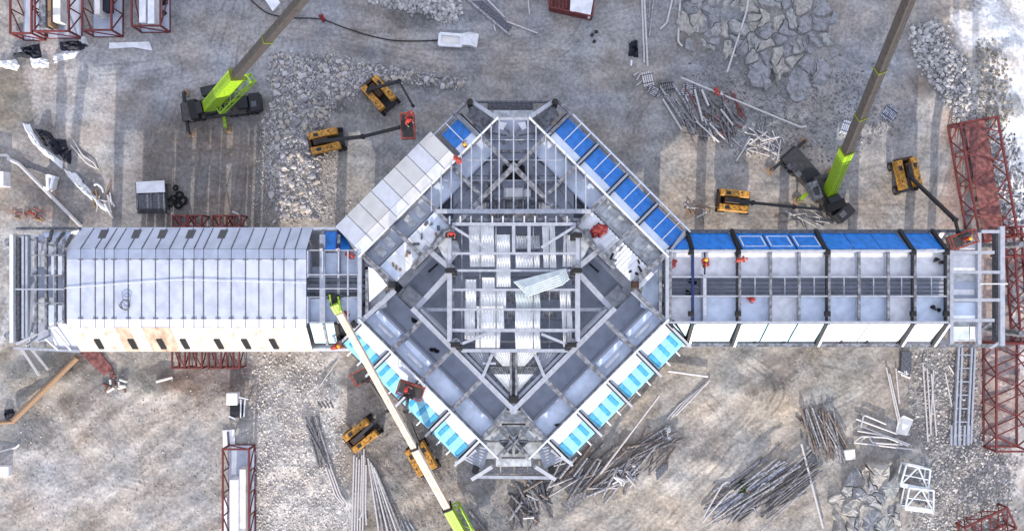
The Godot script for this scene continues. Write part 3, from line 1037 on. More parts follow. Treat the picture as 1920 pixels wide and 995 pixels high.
func right_wing():
	var w := shell_x(1250, 1782, 432, 650, "open_wing")
	w.set_meta("label", "unroofed wing with blue film on its upper slope and open white bays")
	var ribs := [1257, 1299, 1322, 1387, 1445, 1499, 1555, 1611, 1666, 1716, 1778]
	for i in ribs.size() - 1:
		var a: float = ribs[i] + 1.5
		var b: float = ribs[i + 1] - 1.5
		rect(w, "ceiling_panel", M.white, a, 474, b, 518, 10.9, 0.12)
		rect(w, "ceiling_panel", M.floor_light if i % 4 else M.white, a, 556, b, 601, 10.9, 0.12)
		rect(w, "corridor_floor", M.corridor, a, 518.5, b, 555.5, 9.6, 0.1)
		for y in [526, 534, 542, 549]: pbar(w, "service_duct", M.steel if y % 4 else M.galv, a, y, 10.85, b, y, 10.85, 0.10, 0.12)
		var mid := (a + b) * 0.5
		if i > 2: pbar(w, "corridor_hanger", M.galv_light, mid, 520, 11.1, mid, 554, 11.1, 0.1, 0.12)
		wall(w, "corridor_wall", M.galv_light, a, 518, b, 518, 11.3, 9.5, 0.1)
		wall(w, "corridor_wall", M.galv_light, a, 556, b, 556, 11.3, 9.5, 0.1)
		wall(w, "eave_wall", M.white, a, 472, b, 472, 11.6, 10.8, 0.1)
		wall(w, "eave_wall", M.white, a, 603, b, 603, 11.6, 10.8, 0.1)
	for i in ribs.size():
		var x: float = ribs[i]
		if i == 2:
			wall(w, "partition", M.galv_light, x, 515, x, 604, 12.0, 10.2, 0.3)
			continue
		var main_: bool = i in [1, 3, 6, 9, 10]
		wall(w, "partition", M.corridor, x + 2, 472, x + 2, 518, 11.8, 10.1, 0.14)
		wall(w, "partition", M.corridor, x + 2, 556, x + 2, 604, 11.8, 10.1, 0.14)
		pbar(w, "roof_beam", M.navy if main_ and i < 2 else M.galv, x, 468, 11.95, x, 606, 11.95, 0.24 if main_ else 0.24, 0.28)
		if main_ and i > 2: pbar(w, "roof_beam", M.dark, x - 5, 470, 11.85, x - 5, 604, 11.85, 0.16, 0.24)
		for y in [495, 580]:
			if main_: box(w, "splice_plate", M.black, W(x - 3, y - (22 if y == 495 else -8), 12.0), Vector3(0.5, 0.5, 0.5))
	for y in [470, 604]: pbar(w, "ridge_beam", M.galv_light, 1255, y, 12.05, 1778, y, 12.05, 0.2, 0.25)
	for y in [519, 555]: pbar(w, "corridor_beam", M.galv_light, 1255, y, 11.9, 1778, y, 11.9, 0.14, 0.2)
	# north slope, under blue film
	var ns := [[1303, 1381, "blue"], [1394, 1444, "blue"], [1447, 1494, "blue"], [1498, 1547, "blue"], [1553, 1603, "blue"], [1604.5, 1654, "blue"], [1655.5, 1706, "blue"], [1716, 1772, "blue"], [1262, 1294, "blue"]]
	for s in ns:
		var f := (H - TOP) / (H - EAVE)
		var a: float = CX + (s[0] - CX) * f
		var b: float = CX + (s[1] - CX) * f
		quad(w, "slope_film", M[s[2]], [s[0], 467, 11.75, s[1], 467, 11.75, b, 437, EAVE + 0.15, a, 437, EAVE + 0.15], 0.12)
		if s[0] in [1394, 1447, 1498]:
			for e in [[0.12, 0.18, 0.88, 0.18], [0.12, 0.8, 0.88, 0.8], [0.08, 0.18, 0.08, 0.8], [0.92, 0.18, 0.92, 0.8]]:
				var pa := W(lerpf(lerpf(s[0], a, e[1]), lerpf(s[1], b, e[1]), e[0]), lerpf(467, 437, e[1]), lerpf(11.75, EAVE + 0.15, e[1]))
				var pb := W(lerpf(lerpf(s[0], a, e[3]), lerpf(s[1], b, e[3]), e[2]), lerpf(467, 437, e[3]), lerpf(11.75, EAVE + 0.15, e[3]))
				bar(w, "window_batten", M.paint_white, pa, pb, 0.12, 0.08)
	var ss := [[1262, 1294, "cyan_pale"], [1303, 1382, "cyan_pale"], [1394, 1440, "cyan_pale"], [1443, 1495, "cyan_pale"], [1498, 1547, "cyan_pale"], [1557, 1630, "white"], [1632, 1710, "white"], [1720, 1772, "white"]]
	for s in ss:
		var f := (H - TOP) / (H - EAVE)
		var a: float = CX + (s[0] - CX) * f
		var b: float = CX + (s[1] - CX) * f
		quad(w, "slope_film", M[s[2]], [s[0], 607, 11.75, s[1], 607, 11.75, b, 640, EAVE + 0.15, a, 640, EAVE + 0.15], 0.12)
		if s[2] == "cyan_pale":
			var mid: float = (s[0] + s[1]) * 0.5
			quad(w, "lower_film", M.cyan_pale, [lerpf(s[0], a, 0.3) + 2, 615.5, 11.07, lerpf(s[1], b, 0.3) - 2, 615.5, 11.07, b - 2, 639, EAVE + 0.33, a + 2, 639, EAVE + 0.33], 0.08)
	for x in [1299, 1387, 1550, 1713, 1776]:
		var lx: float = CX + (x - CX) * (H - TOP) / (H - EAVE)
		pbar(w, "slope_rib", M.black if x < 1400 else M.dark, x, 469, 12.0, lx, 431, EAVE + 0.1, 0.34, 0.3)
		pbar(w, "slope_rib", M.dark, x, 605, 12.0, lx, 646, EAVE + 0.05, 0.22, 0.3)
		pbar(w, "slope_rib", M.paint_white, x + 5, 607, 11.9, lx + 5, 648, EAVE + 0.05, 0.22, 0.3)
	pbar(w, "eave_beam", M.steel, 1290, 433, EAVE + 0.1, 1884, 433, EAVE + 0.1, 0.3, 0.35)
	pbar(w, "eave_beam", M.galv, 1290, 646, EAVE, 1884, 648, EAVE, 0.35, 0.35)
	for x in [1415, 1470, 1578, 1626, 1685]: pbar(w, "eave_bracket", M.dark, x, 636, 9.4, x, 646, 9.2, 0.25, 0.25)
	for x in [1333, 1500, 1640, 1755]:
		for y in [470, 610]: column(w, W(x, y, 6.0) * Vector3(1, 0, 1), BASE + 0.1)
	# the stub of floor beyond the last bay
	var e := rect(station, "end_bay", M.deck, 1784, 440, 1840, 640, 9.6, 0.3)
	for r in [[1786, 476, 1836, 512, "white"], [1786, 566, 1838, 598, "floor_light"], [1788, 612, 1818, 636, "sheet_green"], [1820, 612, 1838, 636, "white"], [1800, 448, 1836, 468, "white"]]:
		rect(e, "floor_panel", M[r[4]], r[0], r[1], r[2], r[3], 9.85, 0.12)
	rect(e, "pit", M.floor_void, 1789, 528, 1832, 559, 9.68, 0.06)
	for y in [473, 510, 562, 600]: pbar(e, "floor_beam", M.galv_light, 1786, y, 10.2, 1880 if y in [510, 562] else 1864, y, 10.2, 0.3, 0.35)
	pbar(e, "floor_beam", M.paint_white, 1838, 532, 10.4, 1890, 532, 10.4, 0.12, 0.2)
	for x in [1784, 1836]: pbar(e, "cross_beam", M.galv_light, x, 436, 10.2, x, 645, 10.2, 0.34, 0.35)
	pbar(e, "end_beam", M.galv_light, 1879, 424, 10.2, 1879, 648, 10.2, 0.45, 0.4)
	wall(e, "end_plate", M.steel, 1872, 436, 1872, 640, 9.9, 9.2, 0.3)
	pbar(e, "edge_beam", M.galv_light, 1840, 434, 10.2, 1882, 434, 10.2, 0.3, 0.3)
	pbar(e, "strut", M.galv, 1842, 618, 10.3, 1858, 606, 10.3, 0.25, 0.2)
	pbar(e, "strut", M.galv_light, 1858, 652, 10.0, 1874, 642, 10.0, 0.25, 0.2)
	for y in [460, 620]:
		for x in [1800, 1872]: column(e, W(x, y, 6.0) * Vector3(1, 0, 1), 9.4 if x < 1850 else 10.0, 0.3)

const BAYS := [-157.0, -79.0, 0.0, 79.0, 157.0]

func ring_arm(k: int):
	var names := ["unroofed diagonal wing with deep blue film beside the scrap timber", "sunny diagonal wing with bright cyan film above the scrap heap", "sunny diagonal wing with bright cyan film below the white crane boom", "diagonal wing half covered by white roof panels"]
	# underside, as the parent of all
	var p := []
	for q in [[-170, 150], [170, 150], [165, 300], [-165, 300]]:
		var a := R(k, q[0], q[1], 9.2)
		a.y = BASE + 0.3
		p.append(a)
	var w := put(prism_mesh(p, 0.3), "diagonal_wing", M.white, station)
	w.set_meta("label", names[k])
	var south: bool = k == 1 or k == 2
	rquad(w, "lower_wall", M.white, k, [-160, 303, EAVE, 160, 303, EAVE, 160, 302, BASE + 0.3, -160, 302, BASE + 0.3], 0.2)
	for i in 4:
		var a: float = BAYS[i] + 2.5
		var b: float = BAYS[i + 1] - 2.5
		var decked: bool = not south and i >= 2
		# rooms behind the ridge
		if decked:
			rrect(w, "trough_floor", M.floor_dark if k == 3 else M.deck, k, a, 208, b, 243, 10.9, 0.1)
			for s in [[0.33, 0.35], [0.66, 0.7]]: rrect(w, "trough_plate", M.deck, k, lerpf(a, b, s[0]) - 9, 214, lerpf(a, b, s[0]) + 5, 238, 11.0, 0.06)
			var q := []
			for e in [[a - 2, 164], [a - 2, 206], [b + 2, 206], [b + 2, 164]]: q.append(R(k, e[0], e[1], 11.5))
			if k == 0:
				corrugated(w, "roof_deck", M.white if i == 2 else M.sheet, [q[0], q[3], q[2], q[1]], 10, 0.06)
				rrect(w, "deck_sheet", M.white, k, a - 2 if i == 2 else lerpf(a, b, 0.6), 166, lerpf(a, b, 0.55) if i == 2 else b + 14, 205, 11.6, 0.03)
			else:
				corrugated(w, "roof_deck", M.sheet, q, 4, 0.06)
				for s in 3:
					var u0: float = lerpf(a, b, s / 3.0) + 1.5
					rrect(w, "deck_sheet", [M.white, M.sheet, M.floor_light][(s + i) % 3], k, u0, 165 + 3 * ((s + i) % 2), u0 + 24, 206, 11.6 + 0.02 * s, 0.03)
			rwall(w, "inner_wall", M.steel, k, a, 206, b, 206, 11.5, 10.7, 0.1)
		else:
			rrect(w, "ceiling_panel", M.floor_light, k, a, 208, b, 242, 10.9, 0.1)
			if south and i >= 2:
				rrect(w, "raised_panel", M.floor_light, k, a + 6, 209, b - 4, 219, 11.25, 0.3)
				rrect(w, "raised_panel", M.white, k, a + 14, 224, lerpf(a, b, 0.7), 230, 11.05, 0.1)
			rrect(w, "corridor_floor", M.floor_dark, k, a - 2, 165, b + 2, 207, 8.2, 0.12)
			rwall(w, "corridor_wall", M.corridor, k, a, 207, b, 207, 11.1, 8.1, 0.1)
		rwall(w, "ridge_wall", M.galv, k, a, 244, b, 244, 11.8, 10.0, 0.1)
		# the slope
		if k == 3 and i > 0:
			continue
		var ub: float = b
		if k == 3: ub = -108.0
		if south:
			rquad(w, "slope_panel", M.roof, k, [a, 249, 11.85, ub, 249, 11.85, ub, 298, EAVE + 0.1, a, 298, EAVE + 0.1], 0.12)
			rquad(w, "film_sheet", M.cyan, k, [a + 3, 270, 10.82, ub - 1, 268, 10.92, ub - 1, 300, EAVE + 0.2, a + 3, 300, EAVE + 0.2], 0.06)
			for s in 3:
				var us: float = lerpf(a, ub, [0.14, 0.48, 0.80][s])
				rquad(w, "film_strip", M.cyan_deep, k, [us - 4, 270, 10.92, us + 4, 270, 10.92, us + 4, 298 - s * 2, EAVE + 0.38 + s * 0.11, us - 4, 298 - s * 2, EAVE + 0.38 + s * 0.11], 0.04)
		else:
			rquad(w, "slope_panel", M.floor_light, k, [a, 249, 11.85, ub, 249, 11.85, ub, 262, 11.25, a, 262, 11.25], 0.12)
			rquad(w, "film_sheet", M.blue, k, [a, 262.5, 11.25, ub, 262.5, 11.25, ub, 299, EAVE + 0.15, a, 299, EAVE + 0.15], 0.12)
			for s in [0.36, 0.7]:
				var us := lerpf(a, b, s)
				if us < ub: rbar(w, "stringer", M.paint_white, k, us, 262, 11.5, us, 309, EAVE + 0.6, 0.09, 0.1)
	for i in 5:
		var u: float = BAYS[i]
		rbar(w, "cross_beam", M.galv, k, u, 160, 12.0, u, 247, 12.0, 0.42 if south else 0.34, 0.35)
		for d in [-3.2, 3.2]: rwall(w, "partition", M.corridor, k, u + d, 207, u + d, 245, 11.4, 10.2, 0.12)
		if k == 3 and i > 0: continue
		for d in [-3.6, 3.6]: rbar(w, "slope_rib", M.black, k, u + d, 249, 11.95, u + d, 300, EAVE + 0.25, 0.12, 0.3)
		rbar(w, "slope_rib", M.galv_light, k, u, 247, 12.05, u, 312 if south else 308, EAVE + 0.2, 0.22, 0.3)
		if south:
			for d in ([-26, 26] if i < 4 else [-26]):
				if absf(u + d) < 160: rbar(w, "eave_stub", M.paint_white, k, u + d, 297, EAVE + 0.1, u + d, 310, EAVE - 0.3, 0.13, 0.13)
	rbar(w, "ridge_purlin", M.paint_white, k, -206, 247, 12.25, 165, 247, 12.25, 0.16, 0.2)
	if south:
		for s in 16: rwall(w, "ridge_plate", M.white, k, -150 + s * 19.6, 249, -140 + s * 19.6, 249, 12.1, 11.85, 0.12)
	else:
		rbar(w, "eave_purlin", M.paint_white if k == 0 else M.galv_light, k, -163 if k == 0 else -190, 309, EAVE + 0.65, 160 if k == 0 else -90, 309, EAVE + 0.65, 0.16, 0.18)
	# the double beams round the inner court
	rbar(w, "court_beam", M.galv_light if south else M.galv, k, -168, 161, 12.1, 108, 161, 12.1, 0.45, 0.45)
	if south: rbar(w, "court_beam", M.galv_light, k, -150, 151, 11.8, 96, 151, 11.8, 0.28, 0.3)
	rwall(w, "court_wall", M.corridor, k, -165, 161, 108, 161, 11.8, 8.0, 0.14)
	for u in [-120, 0, 120]:
		for v in [175, 270]: column(w, R(k, u, v, 6.0) * Vector3(1, 0, 1), BASE + 0.1)
	if k == 3: white_roof(w)

func white_roof(w: Node):
	# roof panels already laid on the north-west arm
	var n := 8
	for i in n:
		var a: float = lerpf(-98, 156, i / float(n)) + 0.6
		var b: float = lerpf(-98, 156, (i + 1) / float(n)) - 0.6
		var m: Material = [M.cream, M.white, M.cream][i % 3]
		var z := 0.02 * (i % 2)
		rquad(w, "roof_panel", m, 3, [a, 246, 12.35 + z, b, 246, 12.35 + z, b, 268, 12.1 + z, a, 268, 12.1 + z], 0.14)
		rquad(w, "slope_panel", m, 3, [a, 268.6, 12.08 + z, b, 268.6, 12.08 + z, b, 318, EAVE + 0.3 + z, a, 318, EAVE + 0.3 + z], 0.14)
		if i < n - 1: rbar(w, "panel_seam", M.steel, 3, b + 0.6, 246, 12.33, b + 0.6, 268, 12.1, 0.05, 0.06)
		if i < n - 1: rbar(w, "panel_seam", M.steel, 3, b + 0.6, 268, 12.1, b + 0.6, 317, EAVE + 0.3, 0.05, 0.08)
		if i in [1, 4, 7]:
			var c := (a + b) * 0.5
			var p := []
			for q in [[c - 8, 287, 11.12], [c + 8, 287, 11.12], [c + 8, 303, 10.3], [c - 8, 303, 10.3]]: p.append(R(3, q[0], q[1], q[2]))
			put(prism_mesh(p, 0.16), "window", M.steel, w)

func corners():
	# top and bottom corners of the ring
	var c := quad(station, "corner_bay", M.floor_dark, [880, 250, 9.9, 905, 222, 9.9, 1018, 222, 9.9, 1046, 250, 9.9, 1010, 300, 9.9, 915, 300, 9.9], 0.3)
	c.set_meta("label", "grey decked corner bay at the upper tip of the ring")
	for s in [-1.0, 1.0]:
		var q := []
		for e in [[42, 258], [88, 216], [77, 196], [30, 226]]: q.append(W(961 + s * e[0], e[1], 10.2))
		corrugated(c, "floor_deck", M.galv, [q[0], q[3], q[2], q[1]], 9, 0.07)
		pbar(c, "corner_beam", M.galv_light, 961 + s * 80, 188, 10.6, 961 + s * 28, 222, 11.8, 0.35, 0.35)
		pbar(c, "corner_beam", M.galv, 961 + s * 82, 187, 10.4, 961 + s * 112, 215, 10.2, 0.3, 0.35)
		pbar(c, "corner_beam", M.galv, 961 + s * 65, 255, 12.0, 961 + s * 108, 213, 10.2, 0.3, 0.3)
		cyl(c, "post", M.black, W(961 + s * 78, 200, 8.8), W(961 + s * 80, 190, 11.2), 0.3)
		pbar(c, "brace", M.galv, 961 + s * 30, 226, 10.4, 961 - s * 18, 270, 10.4, 0.2, 0.2)
		pbar(c, "brace", M.steel, 961 + s * 45, 248, 10.4, 961 + s * 12, 254, 10.4, 0.15, 0.2)
		pbar(c, "corner_beam", M.galv, 961 + s * 20, 238, 9.6, 961 + s * 70, 254, 9.6, 0.15, 0.15)
		quad(c, "deck_sheet", M.white, [961 + s * 10, 230, 10.6, 961 + s * 24, 228, 10.6, 961 + s * 26, 240, 10.6, 961 + s * 18, 244, 10.6], 0.04)
		pbar(c, "brace", M.galv, 961 + s * 8, 262, 10.2, 961 + s * 56, 262, 10.2, 0.15, 0.2)
		column(c, W(961 + s * 70, 215, 6.0) * Vector3(1, 0, 1), 8.7)
	rect(c, "ledge_plate", M.steel, 914, 192, 1000, 205, 8.0, 0.2)
	rect(c, "ledge_plate", M.deck, 926, 207, 1000, 222, 9.2, 0.2)
	pbar(c, "eave_beam", M.steel, 880, 191, 9.0, 1040, 191, 9.0, 0.2, 0.3)
	pbar(c, "head_beam", M.galv_light, 932, 222, 12.1, 994, 222, 12.1, 0.2, 0.2)
	pbar(c, "head_beam", M.galv, 936, 284, 10.6, 990, 284, 10.6, 0.3, 0.3)
	# bottom corner
	var b := quad(station, "corner_bay", M.deck, [905, 860, 9.4, 888, 838, 9.4, 963, 745, 9.4, 1038, 838, 9.4, 1020, 860, 9.4], 0.3)
	b.set_meta("label", "braced grey corner bay at the lower tip of the ring")
	for s in [-1.0, 1.0]:
		pbar(b, "corner_beam", M.galv_light, 963 + s * 78, 898, 9.6, 963 + s * 40, 874, 10.8, 0.35, 0.3)
		pbar(b, "corner_beam", M.galv_light, 963 + s * 108, 868, 9.6, 963 + s * 70, 842, 10.8, 0.35, 0.3)
		pbar(b, "brace", M.galv, 963 - s * 22, 798, 10.6, 963 + s * 36, 862, 10.6, 0.2, 0.2)
		pbar(b, "brace", M.galv, 963 + s * 34, 798, 10.7, 963 - s * 20, 852, 10.7, 0.2, 0.2)
		pbar(b, "brace", M.galv, 963 + s * 40, 796, 10.6, 963 + s * 66, 826, 10.6, 0.2, 0.2)
		var q := []
		for e in [[45, 838], [72, 832], [92, 862], [58, 880]]: q.append(W(963 + s * e[0], e[1], 10.0))
		corrugated(b, "floor_deck", M.galv_light, [q[0], q[3], q[2], q[1]], 7, 0.06)
		var t := []
		for e in [[4, 812], [30, 826], [8, 850], [2, 852]]: t.append(W(963 + s * e[0], e[1], 9.6))
		corrugated(b, "floor_deck", M.galv, t, 7, 0.06)
		cyl(b, "post", M.black, W(963 + s * 70, 876, 8.6), W(963 + s * 72, 882, 11.0), 0.33)
		quad(b, "floor_plate", M.deck, [963 + s * 12, 796, 10.1, 963 + s * 58, 824, 10.1, 963 + s * 8, 824, 10.1], 0.05)
		column(b, W(963 + s * 60, 850, 6.0) * Vector3(1, 0, 1), 9.2)
	for y in [795, 827, 858]: pbar(b, "floor_beam", M.steel if y > 800 else M.dark, 963 - (22 if y == 795 else 58 if y == 827 else 22), y, 10.5, 963 + (22 if y == 795 else 58 if y == 827 else 22), y, 10.5, 0.15, 0.2)
	rect(b, "ledge_plate", M.deck, 930, 860, 996, 874, 10.3, 0.1)
	for x in [914, 940, 965, 990]: rect(b, "ledge_panel", M.steel, x, 876, x + 23, 888, 9.6, 0.1)
	pbar(b, "eave_beam", M.galv_light, 886, 893, 9.4, 1040, 895, 9.4, 0.3, 0.35)
	# fill under the left and right points of the ring
	for s in [-1.0, 1.0]:
		var e := quad(station, "ring_point", M.floor_light if s > 0 else M.white, [963 + s * 238, 575, 10.4, 963 + s * 279, 592, 10.4, 963 + s * 279, 484, 10.4, 963 + s * 246, 500, 10.4], 0.25)
		pbar(e, "point_beam", M.galv_light, 963 + s * 288, 468, 12.1, 963 + s * 288, 604, 12.1, 0.32, 0.4)
		pbar(e, "point_beam", M.galv, 963 + s * 275, 505, 12.0, 963 + s * 275, 590, 12.0, 0.28, 0.3)
		pbar(e, "point_beam", M.galv_light, 963 + s * 222, 545, 12.0, 963 + s * 290, 605, 12.0, 0.4, 0.35)
		pbar(e, "point_beam", M.galv, 963 + s * 222, 530, 12.0, 963 + s * 290, 470, 12.0, 0.3, 0.35)
		box(e, "joint_plate", M.brown if s > 0 else M.dark, W(963 + s * 228, 534, 12.2), Vector3(0.7, 0.4, 0.7))
		for q in [[276, 570], [276, 530], [284, 600]]: cyl(e, "bolt_drum", M.black, W(963 + s * q[0], q[1], 10.5), W(963 + s * q[0], q[1], 11.2), 0.28)
		pbar(e, "slope_rib", M.black, 963 + s * 292, 606, 12.0, 963 + s * 318, 636, EAVE + 0.3, 0.24, 0.3)
		pbar(e, "slope_rib", M.black, 963 + s * 300, 602, 12.0, 963 + s * 326, 634, EAVE + 0.3, 0.24, 0.3)
		pbar(e, "slope_rib", M.galv_light, 963 + s * 296, 468, 12.0, 963 + s * 322, 432, EAVE + 0.3, 0.24, 0.3)
		column(e, W(963 + s * 262, 540, 6.0) * Vector3(1, 0, 1), 10.2)

func central_hall():
	var f := quad(station, "central_hall", M.floor_void, [963, 322, 6.6, 1180, 540, 6.6, 963, 758, 6.6, 746, 540, 6.6], 0.3)
	f.set_meta("label", "square steel frame of the central hall with loose corrugated decking")
	rect(f, "hall_floor", M.floor_void, 852, 416, 1078, 660, 7.4, 0.2)
	quad(f, "tip_floor", M.galv, [872, 660, 11.6, 1054, 660, 11.6, 963, 748, 11.6], 0.2)
	# floor strips and pits seen through the frame
	for s in [-1.0, 1.0]:
		quad(f, "court_plate", M.deck, [963 + s * 165, 562, 7.4, 963 + s * 196, 534, 7.4, 963 + s * 216, 560, 7.4, 963 + s * 182, 582, 7.4], 0.1)
		pbar(f, "court_beam", M.galv_light, 963 + s * 122, 512, 11.6, 963 + s * 186, 582, 11.6, 0.5, 0.4)
		pbar(f, "court_beam", M.galv_light, 963 + s * 122, 580, 11.2, 963 + s * 186, 580, 11.2, 0.3, 0.3)
		pbar(f, "court_beam", M.galv_light, 963 + s * 122, 500, 11.6, 963 + s * 168, 462, 11.6, 0.5, 0.4)
		quad(f, "side_plate", M.deck, [963 + s * 116, 420, 11.7, 963 + s * 150, 446, 11.7, 963 + s * 122, 500, 11.7, 963 + s * 100, 470, 11.7], 0.06)
		pbar(f, "court_beam", M.dark, 963 + s * 142, 494, 8.0, 963 + s * 160, 510, 8.0, 0.2, 0.2)
		# the main posts with their black joints
		for y in [437, 503, 642]:
			var x: float = 963 + s * (118 if y < 600 else 108)
			cyl(f, "post", M.galv, W(x, y, 6.6), W(x, y, 13.3), 0.42)
			box(f, "joint", M.black, W(x + s * 1, y + 4, 13.2), Vector3(0.9, 0.35, 0.5))
			box(f, "joint", M.dark, W(x - s * 7, y + 9, 13.0), Vector3(0.5, 0.5, 0.6))
		pbar(f, "side_beam", M.galv_light, 963 + s * 120, 440, 13.0, 963 + s * 120, 500, 13.0, 0.35, 0.35)
		pbar(f, "side_beam", M.galv_light, 963 + s * 120, 510, 13.0, 963 + s * 120, 640, 13.0, 0.45, 0.4)
		pbar(f, "side_beam", M.galv, 963 + s * 112, 512, 11.2, 963 + s * 112, 636, 11.2, 0.25, 0.3)
		pbar(f, "diagonal_brace", M.galv_light, 963 + s * 116, 424, 13.0, 963 + s * 52, 464, 13.0, 0.25, 0.25)
		pbar(f, "diagonal_brace", M.galv_light, 963 + s * 112, 650, 13.0, 963 + s * 52, 626, 13.0, 0.25, 0.25)
		pbar(f, "diagonal_brace", M.galv, 963 + s * 130, 430, 11.9, 963 + s * 152, 462, 11.9, 0.4, 0.3)
	for y in [420, 475, 507, 543, 580, 619, 657]:
		pbar(f, "hall_beam", M.galv_light, 848 if y != 657 else 865, y, 12.9, 1080 if y != 657 else 1065, y, 12.9, 0.30 if y in [420, 619, 657] else 0.22, 0.3)
	for x in [963, 992]: pbar(f, "hall_beam", M.galv_light, x, 420, 12.9, x, 475, 12.9, 0.3, 0.3)
	for x in [866, 900, 930, 1000, 1030, 1062]: pbar(f, "hall_purlin", M.galv, x, 422, 12.75, x, 655, 12.75, 0.09, 0.14)
	# loose corrugated sheets on a lower level of joists
	for y in [440, 470, 520, 560, 600, 640]: pbar(f, "joist", M.steel, 870, y, 11.95, 1075, y, 11.95, 0.2, 0.3)
	var sheets := [
		[880, 424, 927, 500, 12.20, 9, "sheet"], [929, 440, 957, 538, 12.35, 6, "sheet"], [967, 442, 992, 466, 12.20, 5, "deck"], [994, 442, 1012, 466, 12.20, 4, "deck"], [967, 474, 1012, 502, 12.30, 8, "sheet"], [1018, 424, 1042, 502, 12.20, 5, "sheet"],
		[1056, 440, 1080, 500, 12.20, 5, "sheet"], [873, 524, 893, 580, 12.20, 3, "sheet"], [871, 580, 891, 636, 12.30, 3, "sheet"], [899, 545, 949, 580, 12.30, 8, "sheet"], [894, 574, 945, 616, 12.50, 8, "sheet"], [892, 618, 938, 652, 12.30, 8, "sheet"],
		[967, 545, 1013, 580, 12.30, 8, "sheet_green"], [966, 578, 1013, 617, 12.45, 8, "sheet"], [966, 615, 1013, 654, 12.30, 8, "sheet"], [1050, 545, 1070, 580, 12.30, 4, "sheet"], [1054, 578, 1073, 618, 12.40, 4, "sheet"], [1056, 618, 1072, 650, 12.30, 4, "sheet"],
		[904, 520, 928, 545, 12.25, 4, "sheet"], [1016, 545, 1048, 560, 12.00, 9, "galv"], [1016, 583, 1044, 596, 12.00, 8, "galv"], [950, 545, 964, 570, 12.00, 4, "galv"], [948, 583, 964, 606, 12.00, 4, "galv"]]
	for s in sheets:
		var j := rng.randf_range(-1.5, 1.5)
		var q := [W(s[0] + j, s[1], s[4]), W(s[2] + j, s[1] + j * 0.5, s[4]), W(s[2] - j, s[3], s[4]), W(s[0] - j, s[3], s[4])]
		var o := corrugated(f, "decking_sheet", M[s[6]], q, s[5], 0.09)
		if s[6] == "sheet" and s[5] > 7: o.set_meta("label", "white corrugated decking sheet")
	# the skewed pile of sheets
	for i in 5:
		var dy := i * 2.5
		var x1 := 1064 - i * 3
		corrugated(f, "skewed_sheet", M.sheet_green, [W(962 + i * 5, 520 + dy + 8, 13.2 + 0.08 * i), W(980 + i * 2, 546 + dy, 13.2 + 0.08 * i), W(x1 + 4, 528 + dy - 4, 13.2 + 0.08 * i), W(x1 - 4, 503 + dy, 13.2 + 0.08 * i)], 5, 0.07)
	# decking below the hall, down to the lower tip
	for s in [-1.0, 1.0]:
		for e in [[4, 44, 660, 686, "sheet"], [46, 84, 661, 690, "galv_light"], [4, 50, 687, 700, "galv"], [4, 38, 701, 734, "sheet"]]:
			var q := [W(963 + s * e[0], e[2], 11.85), W(963 + s * e[1], e[2], 11.85), W(963 + s * (e[1] - (e[3] - e[2]) * 0.9), e[3], 11.85), W(963 + s * e[0], e[3], 11.85)]
			corrugated(f, "tip_decking", M[e[4]], q, int((e[1] - e[0]) / 5.0), 0.08)
		pbar(f, "tip_beam", M.galv_light, 963 + s * 40, 664, 12.3, 963 + s * 58, 706, 12.3, 0.28, 0.3)
	for x in [958, 968]: pbar(f, "tip_beam", M.galv, x, 660, 12.2, x, 742, 12.2, 0.18, 0.3)
	pbar(f, "tip_beam", M.galv_light, 905, 681, 12.2, 930, 681, 12.2, 0.2, 0.2)
	box(f, "tip_joint", M.black, W(963, 748, 12.2), Vector3(0.9, 0.4, 0.7))
	for s in [-8, 8]: box(f, "tip_joint", M.black, W(963 + s, 764, 12.0), Vector3(0.5, 0.5, 0.5))
	cyl(f, "tip_post", M.galv_light, W(963, 762, 9.0), W(963, 762, 12.2), 0.3)
	# rafters over the upper triangle
	var top := rect(station, "upper_hall", M.floor_dark, 850, 330, 1076, 412, 10.2, 0.25)
	top.set_meta("label", "triangular hall roof with thin white rafters above a dark floor")
	quad(top, "floor_plate", M.floor_dark, [920, 300, 10.2, 1006, 300, 10.2, 1046, 329, 10.2, 880, 329, 10.2], 0.2)
	for x in [809, 827, 846, 865, 884, 903, 921, 936, 963, 990, 1005, 1023, 1042, 1061, 1080, 1098]:
		var y0: float = maxf(223.0, 222.0 + (absf(x - 963.0) - 28.0) * 0.985)
		pbar(top, "rafter", M.galv_light, x, y0, 12.35, x, 396, 12.35, 0.12, 0.2)
	pbar(top, "hall_beam", M.galv_light, 818, 396, 12.2, 1108, 396, 12.2, 0.4, 0.4)
	pbar(top, "hall_beam", M.galv, 832, 412, 11.9, 1096, 412, 11.9, 0.3, 0.35)
	for i in 12: pbar(top, "rafter_end", M.paint_white, 843 + i * 20, 405, 12.3, 843 + i * 20, 420, 12.3, 0.14, 0.16)
	for s in [-1.0, 1.0]:
		pbar(top, "diagonal_brace", M.galv, 963 + s * 32, 290, 11.0, 963 + s * 62, 385, 11.0, 0.3, 0.3)
		pbar(top, "diagonal_brace", M.galv, 963 + s * 30, 352, 10.6, 963 + s * 84, 388, 10.6, 0.25, 0.25)
		pbar(top, "diagonal_brace", M.galv, 963 + s * 20, 352, 10.6, 963 + s * 80, 340, 10.6, 0.22, 0.25)
		pbar(top, "diagonal_brace", M.steel, 963 + s * 50, 286, 10.6, 963 + s * 120, 350, 10.6, 0.3, 0.3)
		pbar(top, "diagonal_brace", M.galv, 963 + s * 6, 300, 10.8, 963 + s * 40, 345, 10.8, 0.14, 0.2)
		pbar(top, "diagonal_brace", M.galv, 963 + s * 70, 330, 10.9, 963 + s * 112, 392, 10.9, 0.14, 0.2)
		pbar(top, "floor_beam", M.galv, 963 + s * 95, 345, 10.6, 963 + s * 30, 392, 10.6, 0.14, 0.2)
